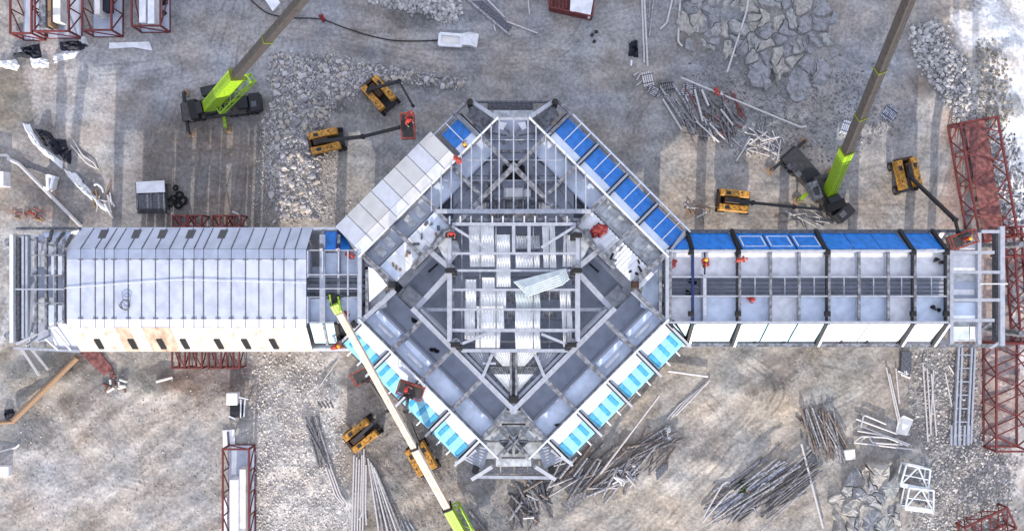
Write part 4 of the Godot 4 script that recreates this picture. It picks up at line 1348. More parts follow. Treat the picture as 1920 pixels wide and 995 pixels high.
		for q in [[9, 308], [10, 330], [13, 318]]: box(top, "equipment_box", M.black, W(963 + s * q[0], q[1], 10.7), Vector3(0.8, 0.9, 0.7))
	for y in [262, 300, 338]:
		var hw: float = (y - 222.0) + 22.0
		pbar(top, "tie_bar", M.galv_light, 963 - hw, y, 11.6, 963 + hw, y, 11.6, 0.09, 0.12)
	for x in [912, 945, 981, 1014]: pbar(top, "floor_joist", M.galv_light, x, 330, 10.6, x, 410, 10.6, 0.1, 0.12)
	corrugated(top, "floor_deck", M.sheet, [W(946, 352, 10.45), W(996, 352, 10.45), W(996, 372, 10.45), W(946, 372, 10.45)], 10, 0.08)
	corrugated(top, "floor_deck", M.galv, [W(916, 374, 10.45), W(1010, 374, 10.45), W(1010, 408, 10.45), W(916, 408, 10.45)], 20, 0.08)
	pbar(top, "floor_beam", M.galv, 905, 372, 10.7, 1020, 372, 10.7, 0.25, 0.2)
	for x in [900, 963, 1026]: column(f, W(x, 540, 6.0) * Vector3(1, 0, 1), 6.4)
	for x in [870, 1056]: column(top, W(x, 400, 6.0) * Vector3(1, 0, 1), 8.6)
	# white roof boards by the middle of the south-west junction
	quad(f, "roof_board", M.white, [690, 500, 12.1, 702, 505, 12.1, 726, 535, 12.1, 692, 566, 12.1], 0.1)

# ---- people: one skin over a skeleton, as surface nets
func surface_net(bones: Array, lo: Vector3, hi: Vector3, cell: float, k: float) -> ArrayMesh:
	# bones: [a, b, ra, rb, colour]
	var nx := int((hi.x - lo.x) / cell) + 2
	var ny := int((hi.y - lo.y) / cell) + 2
	var nz := int((hi.z - lo.z) / cell) + 2
	var d := PackedFloat32Array()
	d.resize(nx * ny * nz)
	d.fill(0.3)
	for bn in bones:
		var a: Vector3 = bn[0]
		var b: Vector3 = bn[1]
		var m: float = maxf(bn[2], bn[3]) + 0.14
		var l := (a.min(b) - Vector3(m, m, m) - lo) / cell
		var u := (a.max(b) + Vector3(m, m, m) - lo) / cell
		var ab := b - a
		var inv := 1.0 / maxf(ab.length_squared(), 1e-6)
		for z in range(maxi(0, int(l.z)), mini(nz, int(u.z) + 1)):
			for y in range(maxi(0, int(l.y)), mini(ny, int(u.y) + 1)):
				for x in range(maxi(0, int(l.x)), mini(nx, int(u.x) + 1)):
					var p := lo + Vector3(x, y, z) * cell
					var t := clampf((p - a).dot(ab) * inv, 0.0, 1.0)
					var e: float = (p - a - ab * t).length() - lerpf(bn[2], bn[3], t)
					var i := (z * ny + y) * nx + x
					var h := clampf(0.5 + 0.5 * (d[i] - e) / k, 0.0, 1.0)
					d[i] = lerpf(d[i], e, h) - k * h * (1.0 - h)
	var id := {}
	var pos := []
	var col := []
	for z in nz - 1:
		for y in ny - 1:
			for x in nx - 1:
				var i := (z * ny + y) * nx + x
				var s := 0
				for c in 8:
					if d[i + (c & 1) + ((c >> 1) & 1) * nx + (c >> 2) * nx * ny] < 0.0: s += 1
				if s == 0 or s == 8: continue
				var sum := Vector3.ZERO
				var n := 0
				for e in [[0, 1], [2, 3], [4, 5], [6, 7], [0, 2], [1, 3], [4, 6], [5, 7], [0, 4], [1, 5], [2, 6], [3, 7]]:
					var c0: int = e[0]
					var c1: int = e[1]
					var d0 := d[i + (c0 & 1) + ((c0 >> 1) & 1) * nx + (c0 >> 2) * nx * ny]
					var d1 := d[i + (c1 & 1) + ((c1 >> 1) & 1) * nx + (c1 >> 2) * nx * ny]
					if (d0 < 0.0) != (d1 < 0.0):
						var t := d0 / (d0 - d1)
						sum += Vector3(c0 & 1, (c0 >> 1) & 1, c0 >> 2).lerp(Vector3(c1 & 1, (c1 >> 1) & 1, c1 >> 2), t)
						n += 1
				var p := lo + (Vector3(x, y, z) + sum / n) * cell
				id[i] = pos.size()
				pos.append(p)
				var best := 9.0
				var cc := Color.WHITE
				for bn in bones:
					var ab: Vector3 = bn[1] - bn[0]
					var t := clampf((p - bn[0]).dot(ab) / maxf(ab.length_squared(), 1e-6), 0.0, 1.0)
					var e: float = (p - bn[0] - ab * t).length() - lerpf(bn[2], bn[3], t)
					if e < best:
						best = e
						cc = bn[4]
				col.append(cc)
	var nrm := []
	nrm.resize(pos.size())
	nrm.fill(Vector3.ZERO)
	var faces := []
	var step := [1, nx, nx * ny]
	for i in id:
		for ax in 3:
			var d0 := d[i]
			var d1 := d[i + step[ax]]
			if (d0 < 0.0) == (d1 < 0.0): continue
			var u: int = step[(ax + 1) % 3]
			var v: int = step[(ax + 2) % 3]
			if not (id.has(i - u) and id.has(i - v) and id.has(i - u - v)): continue
			var q := [id[i], id[i - u], id[i - u - v], id[i - v]]
			if d0 < 0.0: q = [q[0], q[3], q[2], q[1]]
			faces.append([q[0], q[1], q[2]])
			faces.append([q[0], q[2], q[3]])
	var st := begin()
	for f in faces:
		var n: Vector3 = -(pos[f[1]] - pos[f[0]]).cross(pos[f[2]] - pos[f[0]])
		for v in f: nrm[v] += n
	var flip := 0.0
	var mid := Vector3.ZERO
	for p in pos: mid += p
	mid /= pos.size()
	for i in pos.size(): flip += (pos[i] - mid).dot(nrm[i])
	for f in faces:
		for v in ([f[0], f[1], f[2]] if flip > 0.0 else [f[0], f[2], f[1]]):
			st.set_color(col[v])
			st.set_normal((nrm[v] if flip > 0.0 else -nrm[v]).normalized())
			st.add_vertex(pos[v])
	return st.commit()

var worker_meshes := []
var worker_heads := []

func make_worker(j: Dictionary):
	# j holds joints of one pose
	var suit := Color(0.36, 0.05, 0.035)
	var dark := Color(0.02, 0.02, 0.025)
	var skin := Color(0.48, 0.28, 0.19)
	var glove := Color(0.30, 0.28, 0.25)
	var b := []
	for s in ["l", "r"]:
		b.append([j["hip_" + s], j["knee_" + s], 0.105, 0.075, suit])
		b.append([j["knee_" + s], j["ankle_" + s], 0.075, 0.055, suit])
		b.append([j["ankle_" + s], j["toe_" + s], 0.06, 0.05, dark])
		b.append([j["shoulder_" + s], j["elbow_" + s], 0.075, 0.058, suit])
		b.append([j["elbow_" + s], j["hand_" + s], 0.058, 0.042, suit])
		b.append([j["hand_" + s], j["hand_" + s] + (j["hand_" + s] - j["elbow_" + s]).normalized() * 0.07, 0.045, 0.04, glove])
		b.append([j.chest, j["shoulder_" + s], 0.12, 0.085, suit])
		b.append([j.pelvis, j["hip_" + s], 0.13, 0.11, suit])
	b.append([j.pelvis, j.chest, 0.15, 0.17, suit])
	b.append([j.chest, j.neck, 0.1, 0.06, suit])
	b.append([j.neck, j.head, 0.06, 0.1, skin])
	b.append([j.head, j.head + j.look * 0.045, 0.105, 0.075, skin])
	b.append([j.head + j.look * 0.1, j.head + j.look * 0.125, 0.02, 0.014, skin])
	var lo := Vector3(9, 9, 9)
	var hi := -lo
	for q in b:
		lo = lo.min(q[0].min(q[1]))
		hi = hi.max(q[0].max(q[1]))
	var pad := Vector3.ONE * 0.24
	var mesh := surface_net(b, lo - pad, hi + pad, 0.036, 0.035)
	# fingers: four and a thumb on each hand, bent
	var st := begin()
	st.append_from(mesh, 0, Transform3D.IDENTITY)
	for s in ["l", "r"]:
		var f: Vector3 = (j["hand_" + s] - j["elbow_" + s]).normalized()
		var side := f.cross(Vector3.UP if absf(f.y) < 0.9 else Vector3.FORWARD).normalized()
		var curl := f.cross(side)
		var palm: Vector3 = j["hand_" + s] + f * 0.09
		st.set_color(glove)
		for k in 4:
			var r0: Vector3 = palm + side * (0.024 * (k - 1.5))
			var ln: float = [0.06, 0.075, 0.07, 0.055][k]
			tube_to(st, [r0, r0 + f * ln * 0.6, r0 + f * ln * 0.95 - curl * 0.03], 0.011, 6)
		var t0: Vector3 = palm - f * 0.05 + side * 0.04
		tube_to(st, [t0, t0 + side * 0.03 + f * 0.02, t0 + side * 0.035 + f * 0.055], 0.012, 6)
	worker_meshes.append(st.commit())
	# the hard hat: a shell with a brim
	var hs := begin()
	var up: Vector3 = j.crown
	var x: Vector3 = up.cross(j.look).normalized()
	var z: Vector3 = x.cross(up).normalized()
	var c: Vector3 = j.head + up * 0.035
	var prof := [[0.165, 0.0], [0.165, 0.012], [0.135, 0.02], [0.125, 0.07], [0.085, 0.115], [0.0, 0.13]]
	for i in prof.size() - 1:
		for k in 16:
			var pts := []
			for e in [[i, k], [i, k + 1], [i + 1, k + 1], [i + 1, k]]:
				var a: float = TAU * e[1] / 16.0
				var rr: float = prof[e[0]][0]
				var front: float = 1.12 if sin(a) > 0.3 and e[0] < 2 else 1.0
				pts.append(c + (x * cos(a) + z * sin(a) * front) * rr + up * prof[e[0]][1])
			var n: Vector3 = (pts[0] + pts[2]) * 0.5 - c
			tri(hs, pts[0], pts[1], pts[2], n)
			tri(hs, pts[0], pts[2], pts[3], n)
	worker_heads.append(hs.commit())

func make_workers():
	var V := func(x, y, z): return Vector3(x, y, z)
	var stand := {"pelvis": V.call(0, 0.98, 0), "chest": V.call(0, 1.32, 0.02), "neck": V.call(0, 1.5, 0.02), "head": V.call(0, 1.63, 0.05), "look": V.call(0, -0.3, 0.95), "crown": V.call(0, 0.98, 0.2)}
	for s in [["l", -1.0], ["r", 1.0]]:
		stand["hip_" + s[0]] = V.call(s[1] * 0.1, 0.92, 0)
		stand["knee_" + s[0]] = V.call(s[1] * 0.13, 0.5, 0.04)
		stand["ankle_" + s[0]] = V.call(s[1] * 0.15, 0.08, -0.03)
		stand["toe_" + s[0]] = V.call(s[1] * 0.17, 0.05, 0.14)
		stand["shoulder_" + s[0]] = V.call(s[1] * 0.2, 1.42, 0.02)
		stand["elbow_" + s[0]] = V.call(s[1] * 0.34, 1.17, 0.1)
		stand["hand_" + s[0]] = V.call(s[1] * 0.3, 1.02 + 0.08 * s[1], 0.34)
	make_worker(stand)
	var bend := {"pelvis": V.call(0, 0.9, -0.12), "chest": V.call(0, 1.06, 0.24), "neck": V.call(0, 1.12, 0.42), "head": V.call(0, 1.13, 0.55), "look": V.call(0, -0.85, 0.5), "crown": V.call(0, 0.5, 0.86)}
	for s in [["l", -1.0], ["r", 1.0]]:
		bend["hip_" + s[0]] = V.call(s[1] * 0.1, 0.86, -0.12)
		bend["knee_" + s[0]] = V.call(s[1] * 0.15, 0.47, 0.02 + 0.06 * s[1])
		bend["ankle_" + s[0]] = V.call(s[1] * 0.17, 0.08, -0.08 + 0.1 * s[1])
		bend["toe_" + s[0]] = V.call(s[1] * 0.19, 0.05, 0.09 + 0.1 * s[1])
		bend["shoulder_" + s[0]] = V.call(s[1] * 0.2, 1.1, 0.3)
		bend["elbow_" + s[0]] = V.call(s[1] * 0.27, 0.83, 0.42)
		bend["hand_" + s[0]] = V.call(s[1] * 0.17, 0.6, 0.55)
	make_worker(bend)
	var kneel := {"pelvis": V.call(0, 0.46, -0.1), "chest": V.call(0, 0.75, 0.1), "neck": V.call(0, 0.9, 0.2), "head": V.call(0, 1.0, 0.29), "look": V.call(0, -0.6, 0.8), "crown": V.call(0, 0.8, 0.6)}
	for s in [["l", -1.0], ["r", 1.0]]:
		kneel["hip_" + s[0]] = V.call(s[1] * 0.1, 0.42, -0.1)
		kneel["knee_" + s[0]] = V.call(s[1] * 0.2, 0.1 if s[1] < 0 else 0.48, 0.2 if s[1] < 0 else 0.3)
		kneel["ankle_" + s[0]] = V.call(s[1] * 0.16, 0.08, -0.2 if s[1] < 0 else 0.26)
		kneel["toe_" + s[0]] = V.call(s[1] * 0.16, 0.05, -0.36 if s[1] < 0 else 0.42)
		kneel["shoulder_" + s[0]] = V.call(s[1] * 0.2, 0.84, 0.14)
		kneel["elbow_" + s[0]] = V.call(s[1] * 0.3, 0.58, 0.28)
		kneel["hand_" + s[0]] = V.call(s[1] * 0.2, 0.42, 0.48)
	make_worker(kneel)

func worker(x, y, h: float, pose: int, turn: float, label: String, hat := "helmet"):
	var p := W(x, y, h)
	if h < 0.5: p.y = gh(p.x, p.z)
	var t := thing("person", label, "person", p, "workers in red overalls")
	t.rotation.y = turn
	var b := MeshInstance3D.new()
	b.name = "body"
	b.mesh = worker_meshes[pose]
	b.material_override = M.cloth
	t.add_child(b)
	var hh := MeshInstance3D.new()
	hh.name = "hard_hat"
	hh.mesh = worker_heads[pose]
	hh.material_override = M[hat]
	t.add_child(hh)

# ---- vehicles
func wheel(parent: Node, c: Vector3, r: float, w: float, axis_: Vector3):
	var t := cyl(parent, "wheel", M.tread, c - axis_ * w * 0.5, c + axis_ * w * 0.5, r, 18)
	cyl(t, "rim", M.steel, c - axis_ * (w * 0.5 + 0.02), c + axis_ * (w * 0.5 + 0.02), r * 0.5, 12)

func mobile_crane(label: String, x, y, yaw: float, foot: Array, tip: Array, secs: Array, cab_white := false, size := 0.76) -> Node3D:
	# secs: [end of the section as a share of the length, width, material]
	var t := thing("mobile_crane", label, "crane")
	box(t, "chassis", M.dark, Vector3(0, 1.05, 0), Vector3(11.0, 0.7, 2.5))
	box(t, "deck", M.boom_grey, Vector3(-0.8, 1.47, 0), Vector3(9.0, 0.12, 2.6))
	box(t, "engine_cover", M.dark, Vector3(3.4, 1.85, -0.2), Vector3(1.6, 0.7, 1.7))
	var cab := box(t, "driver_cab", M.dark, Vector3(5.2, 1.7, 0), Vector3(1.5, 1.5, 2.5))
	box(cab, "windscreen", M.glass, Vector3(5.96, 1.95, 0), Vector3(0.06, 0.7, 2.1))
	box(cab, "roof_hatch", M.steel, Vector3(5.1, 2.47, 0.3), Vector3(0.7, 0.05, 0.8))
	for wx in [-4.4, -3.0, 1.6, 3.2, 4.6]:
		for s in [-1.0, 1.0]: wheel(t, Vector3(wx, 0.6, s * 1.1), 0.6, 0.45, Vector3(0, 0, 1))
	for wx in [-5.0, 0.3]:
		bar(t, "outrigger_beam", M.lime if wx > 0 else M.dark, Vector3(wx, 0.9, -3.0), Vector3(wx, 0.9, 3.0), 0.4, 0.35)
		for s in [-1.0, 1.0]:
			cyl(t, "outrigger_jack", M.steel, Vector3(wx, 0.1, s * 2.9), Vector3(wx, 1.1, s * 2.9), 0.14)
			box(t, "outrigger_pad", M.wood, Vector3(wx, 0.08, s * 2.9), Vector3(1.0, 0.14, 1.0))
	cyl(t, "turntable", M.dark, Vector3(-1.2, 1.5, 0), Vector3(-1.2, 1.9, 0), 1.1, 24)
	for q in [[-3.9, 1.2], [-2.5, 0.9], [1.2, 0.7], [2.2, -0.9]]: box(t, "tool_box", M.steel, Vector3(q[0], 1.65, q[1]), Vector3(0.8, 0.35, 0.6))
	t.rotation.y = yaw
	t.scale = Vector3.ONE * size
	var p := W(x, y)
	p.y = gh(p.x, p.z)
	t.position = p
	# superstructure in line with the boom
	var a := W(foot[0], foot[1], foot[2])
	var b := W(tip[0], tip[1], tip[2])
	var dir := (b - a).normalized()
	var flat := Vector3(dir.x, 0, dir.z).normalized()
	var side := flat.cross(Vector3.UP)
	var back := a - flat * 0.6
	bar(t, "slewing_frame", M.boom_grey, back + flat * 2.6 - Vector3(0, 0.5, 0) - side * 0.2, back - flat * 1.2 - Vector3(0, 0.5, 0) - side * 0.2, 1.5, 0.6)
	bar(t, "counterweight", M.black, back - flat * 0.9 - side * 1.0, back - flat * 0.9 + side * 1.0, 0.9, 1.0)
	var oc := bar(t, "operator_cab", M.galv if cab_white else M.dark, back + flat * 0.4 - side * 1.5, back + flat * 2.3 - side * 1.5, 0.9, 1.5)
	bar(oc, "cab_window", M.glass, back + flat * 0.8 - side * 1.5 + Vector3(0, 0.72, 0), back + flat * 1.7 - side * 1.5 + Vector3(0, 0.72, 0), 0.6, 0.1)
	bar(t, "luffing_cylinder", M.steel, a + flat * 1.4 - Vector3(0, 0.4, 0), a.lerp(b, 0.16) - Vector3(0, 0.5, 0), 0.3, 0.3)
	bar(t, "hoist_drum", M.dark, back - flat * 0.2 - side * 0.6 + Vector3(0, 0.4, 0), back - flat * 0.2 + side * 0.6 + Vector3(0, 0.4, 0), 0.6, 0.6)
	var e0 := 0.0
	for s in secs:
		var o := bar(t, "boom_section", s[2], a.lerp(b, e0), a.lerp(b, s[0]), s[1], s[1] * 1.15)
		if s[0] < 0.99:
			var col := a.lerp(b, s[0])
			bar(t, "boom_collar", s[3], col - dir * 0.08, col + dir * 0.08, s[1] * 1.14, s[1] * 1.3)
		e0 = s[0]
	var over := side * 0.12
	var lift := dir.cross(side) * (0.5 if dir.cross(side).y > 0.0 else -0.5)
	for q in [-1.0, 1.0]: tube(t, "hoist_rope", M.dark, [a + lift * 1.5 + over * q, b + lift * 0.9 + over * q], 0.012, 5)
	return t

func lattice(parent: Node, called: String, m: Material, a: Vector3, b: Vector3, side: Vector3, up: Vector3, w: float, d: float, n: int, r := 0.06):
	# a four-chord lattice between a and b; its pieces are parts
	for i in [-0.5, 0.5]:
		for j in [-0.5, 0.5]: bar(parent, called + "_chord", m, a + side * w * i + up * d * j, b + side * w * i + up * d * j, r * 2, r * 2)
	for k in n:
		var p := a.lerp(b, k / float(n))
		var q := a.lerp(b, (k + 1) / float(n))
		var s := 1.0 if k % 2 == 0 else -1.0
		for j in [-0.5, 0.5]:
			bar(parent, called + "_lacing", m, p + side * w * 0.5 * s + up * d * j, q - side * w * 0.5 * s + up * d * j, r * 1.2, r * 1.2)
		for i in [-0.5, 0.5]:
			bar(parent, called + "_lacing", m, p + side * w * i + up * d * 0.5 * s, q + side * w * i - up * d * 0.5 * s, r * 1.2, r * 1.2)
	for e in [a, b]:
		for j in [-0.5, 0.5]:
			bar(parent, called + "_end", m, e + side * w * 0.5 + up * d * j, e - side * w * 0.5 + up * d * j, r * 2, r * 2)
			bar(parent, called + "_end", m, e + side * w * j + up * d * 0.5, e + side * w * j - up * d * 0.5, r * 2, r * 2)

func boom_lift(label: String, x, y, yaw: float, boom: Array, with_basket := true) -> Node3D:
	# boom: [px, py, h] points from the turntable on
	var t := thing("boom_lift", label, "boom lift", Vector3.ZERO, "yellow boom lifts")
	box(t, "chassis", M.dark, Vector3(0, 0.75, 0), Vector3(3.4, 0.45, 1.5))
	for wx in [-1.3, 1.3]:
		for s in [-1.0, 1.0]: wheel(t, Vector3(wx, 0.5, s * 1.02), 0.5, 0.38, Vector3(0, 0, 1))
	cyl(t, "turntable", M.dark, Vector3(0, 0.95, 0), Vector3(0, 1.15, 0), 0.75, 20)
	for s in [-1.0, 1.0]:
		var c := box(t, "cowl", M.yellow, Vector3(-0.2, 1.62, s * 0.78), Vector3(3.1, 0.95, 0.72))
		box(c, "vent", M.dark, Vector3(-0.9, 2.11, s * 0.78), Vector3(0.5, 0.03, 0.34))
		box(c, "latch", M.black, Vector3(0.5, 2.11, s * 0.9), Vector3(0.2, 0.03, 0.12))
	box(t, "rear_weight", M.brown, Vector3(-1.75, 1.4, 0), Vector3(0.35, 0.9, 1.7))
	box(t, "mast_foot", M.brown, Vector3(-0.5, 1.75, 0), Vector3(1.6, 1.2, 0.6))
	t.rotation.y = yaw
	var p := W(x, y)
	p.y = gh(p.x, p.z)
	t.position = p
	var pts := []
	for i in boom.size() / 3: pts.append(W(boom[i * 3], boom[i * 3 + 1], boom[i * 3 + 2]))
	var mid := t.global_transform * Vector3(-0.9, 2.2, 0)
	pts.push_front(mid)
	for i in pts.size() - 1:
		var w: float = [0.34, 0.28, 0.22, 0.2][mini(i, 3)]
		bar(t, "boom", M.dark, pts[i], pts[i + 1], w, w * 1.2)
		cyl(t, "boom_pin", M.black, pts[i + 1] - Vector3(0, 0.2, 0), pts[i + 1] + Vector3(0, 0.2, 0), w * 0.8, 10)
	if with_basket:
		var q: Vector3 = pts[pts.size() - 1]
		var d: Vector3 = q - pts[pts.size() - 2]
		basket(t, q + Vector3(d.x, 0, d.z).normalized() * 0.7 - Vector3(0, 0.3, 0), atan2(-d.z, d.x))
	return t

func basket(t: Node, c: Vector3, turn: float):
	var b := Basis(Vector3.UP, turn)
	var fx := b * Vector3(0.62, 0, 0)
	var fz := b * Vector3(0, 0, 1.2)
	var f := put(prism_mesh([c - fx - fz, c + fx - fz, c + fx + fz, c - fx + fz], 0.08), "basket_floor", M.boom_grey, t)
	for h in [0.55, 1.1]:
		var u := Vector3(0, h, 0)
		for e in [[-fx - fz, fx - fz], [fx - fz, fx + fz], [fx + fz, -fx + fz], [-fx + fz, -fx - fz]]: bar(f, "rail", M.orange, c + u + e[0], c + u + e[1], 0.07, 0.07)
	for e in [-fx - fz, fx - fz, fx + fz, -fx + fz, fx, -fx]: bar(f, "rail_post", M.orange, c + e, c + e + Vector3(0, 1.1, 0), 0.07, 0.07)
	bar(f, "control_box", M.black, c - fx * 0.8 - fz * 0.4 + Vector3(0, 1.0, 0), c - fx * 0.8 + fz * 0.4 + Vector3(0, 1.0, 0), 0.25, 0.3)

# ---- loose things
func pipe(label: String, group: String, m: Material, pts: Array, r: float, lift := 0.0, called := "steel_pipe", cat := "pipe"):
	var w := []
	var n := pts.size() / 2
	for i in n: w.append(G(pts[i * 2], pts[i * 2 + 1]))
	# a rigid pipe rests on the high spots
	var y := -9.0
	for q in w: y = maxf(y, q.y)
	var ya: float = w[0].y
	var yb: float = w[n - 1].y
	for i in n:
		var t := float(i) / (n - 1)
		w[i].y = lerpf(ya, yb, t) + r * 0.8 + lift
	# lift it clear of what lies between its ends
	var clear := 0.0
	for i in n - 1:
		for k in 5:
			var q: Vector3 = w[i].lerp(w[i + 1], k / 4.0)
			clear = maxf(clear, gh(q.x, q.z) + r * 0.5 - q.y)
	for i in n: w[i].y += clear
	var base: Vector3 = w[0]
	var loc := []
	for q in w: loc.append(q - base)
	if n > 2: loc = rounded(loc)
	var o := put(tube_mesh(loc, r, 8), called, m, self, Transform3D(Basis.IDENTITY, base))
	tag(o, label, cat, group)

func rounded(p: Array) -> Array:
	var o := [p[0]]
	for i in range(1, p.size() - 1):
		var a: Vector3 = p[i - 1]
		var b: Vector3 = p[i]
		var c: Vector3 = p[i + 1]
		var ra := minf(0.3, (a - b).length() * 0.4)
		var rc := minf(0.3, (c - b).length() * 0.4)
		var s := b + (a - b).normalized() * ra
		var e := b + (c - b).normalized() * rc
		for k in 4:
			var t := k / 3.0
			o.append(s.lerp(b, t).lerp(b.lerp(e, t), t))
	o.append(p[p.size() - 1])
	return o

func heap(label: String, group: String, cx, cy, rx, ry, ang: float, spread: float, n: int, lmin: float, lmax: float, r: float, mats: Array, called := "steel_pipe", cat := "pipe", top := 0.5, hook := 0.0):
	for i in n:
		var x: float = cx + rng.randf_range(-1, 1) * rx
		var y: float = cy + rng.randf_range(-1, 1) * ry
		var a := ang + rng.randfn() * spread
		var l := rng.randf_range(lmin, lmax) * 0.5
		var d := Vector2(cos(a), sin(a)) * l
		var pts := [x - d.x, y - d.y, x + d.x, y + d.y]
		if rng.randf() < hook:
			var k := Vector2(-d.y, d.x).normalized() * rng.randf_range(6, 12)
			pts += [x + d.x + k.x, y + d.y + k.y]
		pipe(label, group, M[mats[rng.randi() % mats.size()]], pts, r * rng.randf_range(0.75, 1.25), rng.randf() * top * i / n, called, cat)

func bundle(label: String, cx, cy, ang: float, l: float, w: float, n: int, m: String, group := "", called := "slat_bundle", cat := "bundle"):
	# short lengths strapped side by side
	var t := thing(called, label, cat, G(cx, cy), group)
	var d := Vector2(cos(ang), sin(ang))
	var s := Vector2(-d.y, d.x)
	for lay in 2:
		for i in n:
			var k: float = (i - (n - 1) * 0.5) * w / n
			var j := rng.randf_range(-1.5, 1.5)
			var a := G(cx + s.x * k - d.x * (l * 0.5 + j), cy + s.y * k - d.y * (l * 0.5 + j), 0.1 + lay * 0.14)
			var b := G(cx + s.x * k + d.x * (l * 0.5 - j), cy + s.y * k + d.y * (l * 0.5 - j), 0.1 + lay * 0.14)
			bar(t, "slat", M[m], a, b, w / n * 0.0577 * 0.72, 0.12)
	for e in [-0.3, 0.3]:
		var a := G(cx + d.x * l * e - s.x * w * 0.52, cy + d.y * l * e - s.y * w * 0.52, 0.34)
		var b := G(cx + d.x * l * e + s.x * w * 0.52, cy + d.y * l * e + s.y * w * 0.52, 0.34)
		bar(t, "strap", M.black, a, b, 0.06, 0.03)

func plate(label: String, m: Material, pts: Array, th := 0.12, lift := 0.0, called := "steel_plate", cat := "plate", group := "") -> MeshInstance3D:
	var w := []
	var c := Vector3.ZERO
	for i in pts.size() / 2: w.append(G(pts[i * 2], pts[i * 2 + 1]))
	for q in w: c += q / w.size()
	c.y -= 0.05
	for i in w.size():
		w[i].y = lerpf(c.y, w[i].y, 0.5) + th + lift
		w[i] -= c
	var o := put(prism_mesh(w, th), called, m, self, Transform3D(Basis.IDENTITY, c))
	tag(o, label, cat, group)
	return o

func crumple(label: String, m: Material, pts: Array, hgt: float, seed_: int, called := "tarpaulin", cat := "tarpaulin"):
	# a lumpy sheet heaped inside an outline
	var poly := pts2(pts)
	var c2 := Vector2.ZERO
	for p in poly: c2 += p / poly.size()
	var n := FastNoiseLite.new()
	n.seed = seed_
	n.frequency = 0.11
	n.fractal_octaves = 2
	var base := G(c2.x, c2.y)
	var rings := 7
	var seg := poly.size() * 5
	var grid := []
	for i in rings + 1:
		var t := i / float(rings)
		var row := []
		for k in seg:
			var f := k / 5.0
			var e := poly[int(f) % poly.size()].lerp(poly[(int(f) + 1) % poly.size()], f - int(f))
			var q := c2.lerp(e, t) + Vector2(n.get_noise_2d(e.x * 2, e.y * 2), n.get_noise_2d(e.y * 2, e.x * 2 + 90)) * 2.5 * t
			var w := G(q.x, q.y)
			w.y += hgt * (1.0 - pow(t, 3.0)) * (0.65 + 0.7 * n.get_noise_2d(q.x, q.y)) - 0.03 * t
			row.append(w - base)
		grid.append(row)
	var st := begin()
	for i in rings:
		for k in seg:
			var k2 := (k + 1) % seg
			tri(st, grid[i][k], grid[i][k2], grid[i + 1][k2], Vector3.UP)
			tri(st, grid[i][k], grid[i + 1][k2], grid[i + 1][k], Vector3.UP)
	var o := put(st.commit(), called, m, self, Transform3D(Basis.IDENTITY, base))
	tag(o, label, cat)

func rack(label: String, x0, y0, x1, y1, h: float, cargo: Array, m := "red"):
	# an open red steel cradle; cargo: [x0, y0, x1, y1, h, material] sheets standing in it (a fixed part of the cradle floor)
	var c := G((x0 + x1) * 0.5, (y0 + y1) * 0.5)
	var t := thing("steel_cradle", label, "cradle", c, "red steel cradles")
	var k := []
	for q in [[x0, y0], [x1, y0], [x1, y1], [x0, y1]]:
		var p := W(q[0], q[1], h)
		k.append(p)
	var base := c.y
	for i in 4:
		var a: Vector3 = k[i]
		var b: Vector3 = k[(i + 1) % 4]
		var a0 := Vector3(a.x, base + 0.1, a.z)
		var b0 := Vector3(b.x, base + 0.1, b.z)
		bar(t, "post", M[m], a0 - Vector3(0, 0.1, 0), a, 0.18, 0.18)
		bar(t, "top_rail", M[m], a, b, 0.18, 0.18)
		bar(t, "bottom_rail", M[m], a0, b0, 0.18, 0.18)
		var n := maxi(1, int((a - b).length() / 2.2))
		for j in n:
			var p0 := a0.lerp(b0, j / float(n))
			var p1 := a.lerp(b, (j + 1) / float(n))
			bar(t, "diagonal", M[m], p0, p1, 0.11, 0.11)
			if j > 0: bar(t, "stud", M[m], p0, a.lerp(b, j / float(n)), 0.11, 0.11)
	var fl := [Vector3(k[0].x, base + 0.3, k[0].z), Vector3(k[1].x, base + 0.3, k[1].z), Vector3(k[2].x, base + 0.3, k[2].z), Vector3(k[3].x, base + 0.3, k[3].z)]
	put(prism_mesh(fl, 0.1), "floor_plate", M.floor_dark, t)
	for l in cargo:
		var p := []
		for q in [[l[0], l[1]], [l[2], l[1]], [l[2], l[3]], [l[0], l[3]]]: p.append(W(q[0], q[1], l[4]))
		var o := put(prism_mesh(p, l[4] - 0.6), "cladding_stack", M[l[5]], self)
		tag(o, "%s panels standing in %s" % [l[6], l[7]], "panels")

func lying_truss(label: String, a: Vector2, b: Vector2, w: float, d: float, n: int, m := "red", plated := false, called := "lattice_truss", h0 := 0.0):
	var p := G(a.x, a.y, d * 0.5 + 0.1 + h0)
	var q := G(b.x, b.y, d * 0.5 + 0.1 + h0)
	var t := thing(called, label, "truss", G((a.x + b.x) * 0.5, (a.y + b.y) * 0.5), "red lattice trusses" if m == "red" else "")
	var dir := (q - p).normalized()
	var side := dir.cross(Vector3.UP).normalized()
	lattice(t, "truss", M[m], p, q, side, side.cross(dir), w, d, n, 0.09)
	if plated:
		var u := Vector3(0, -d * 0.35, 0)
		put(prism_mesh([p + u - side * w * 0.46, q + u - side * w * 0.46, q + u + side * w * 0.1, p + u + side * w * 0.1], 0.08), "walkway_plate", M.red_light, t)

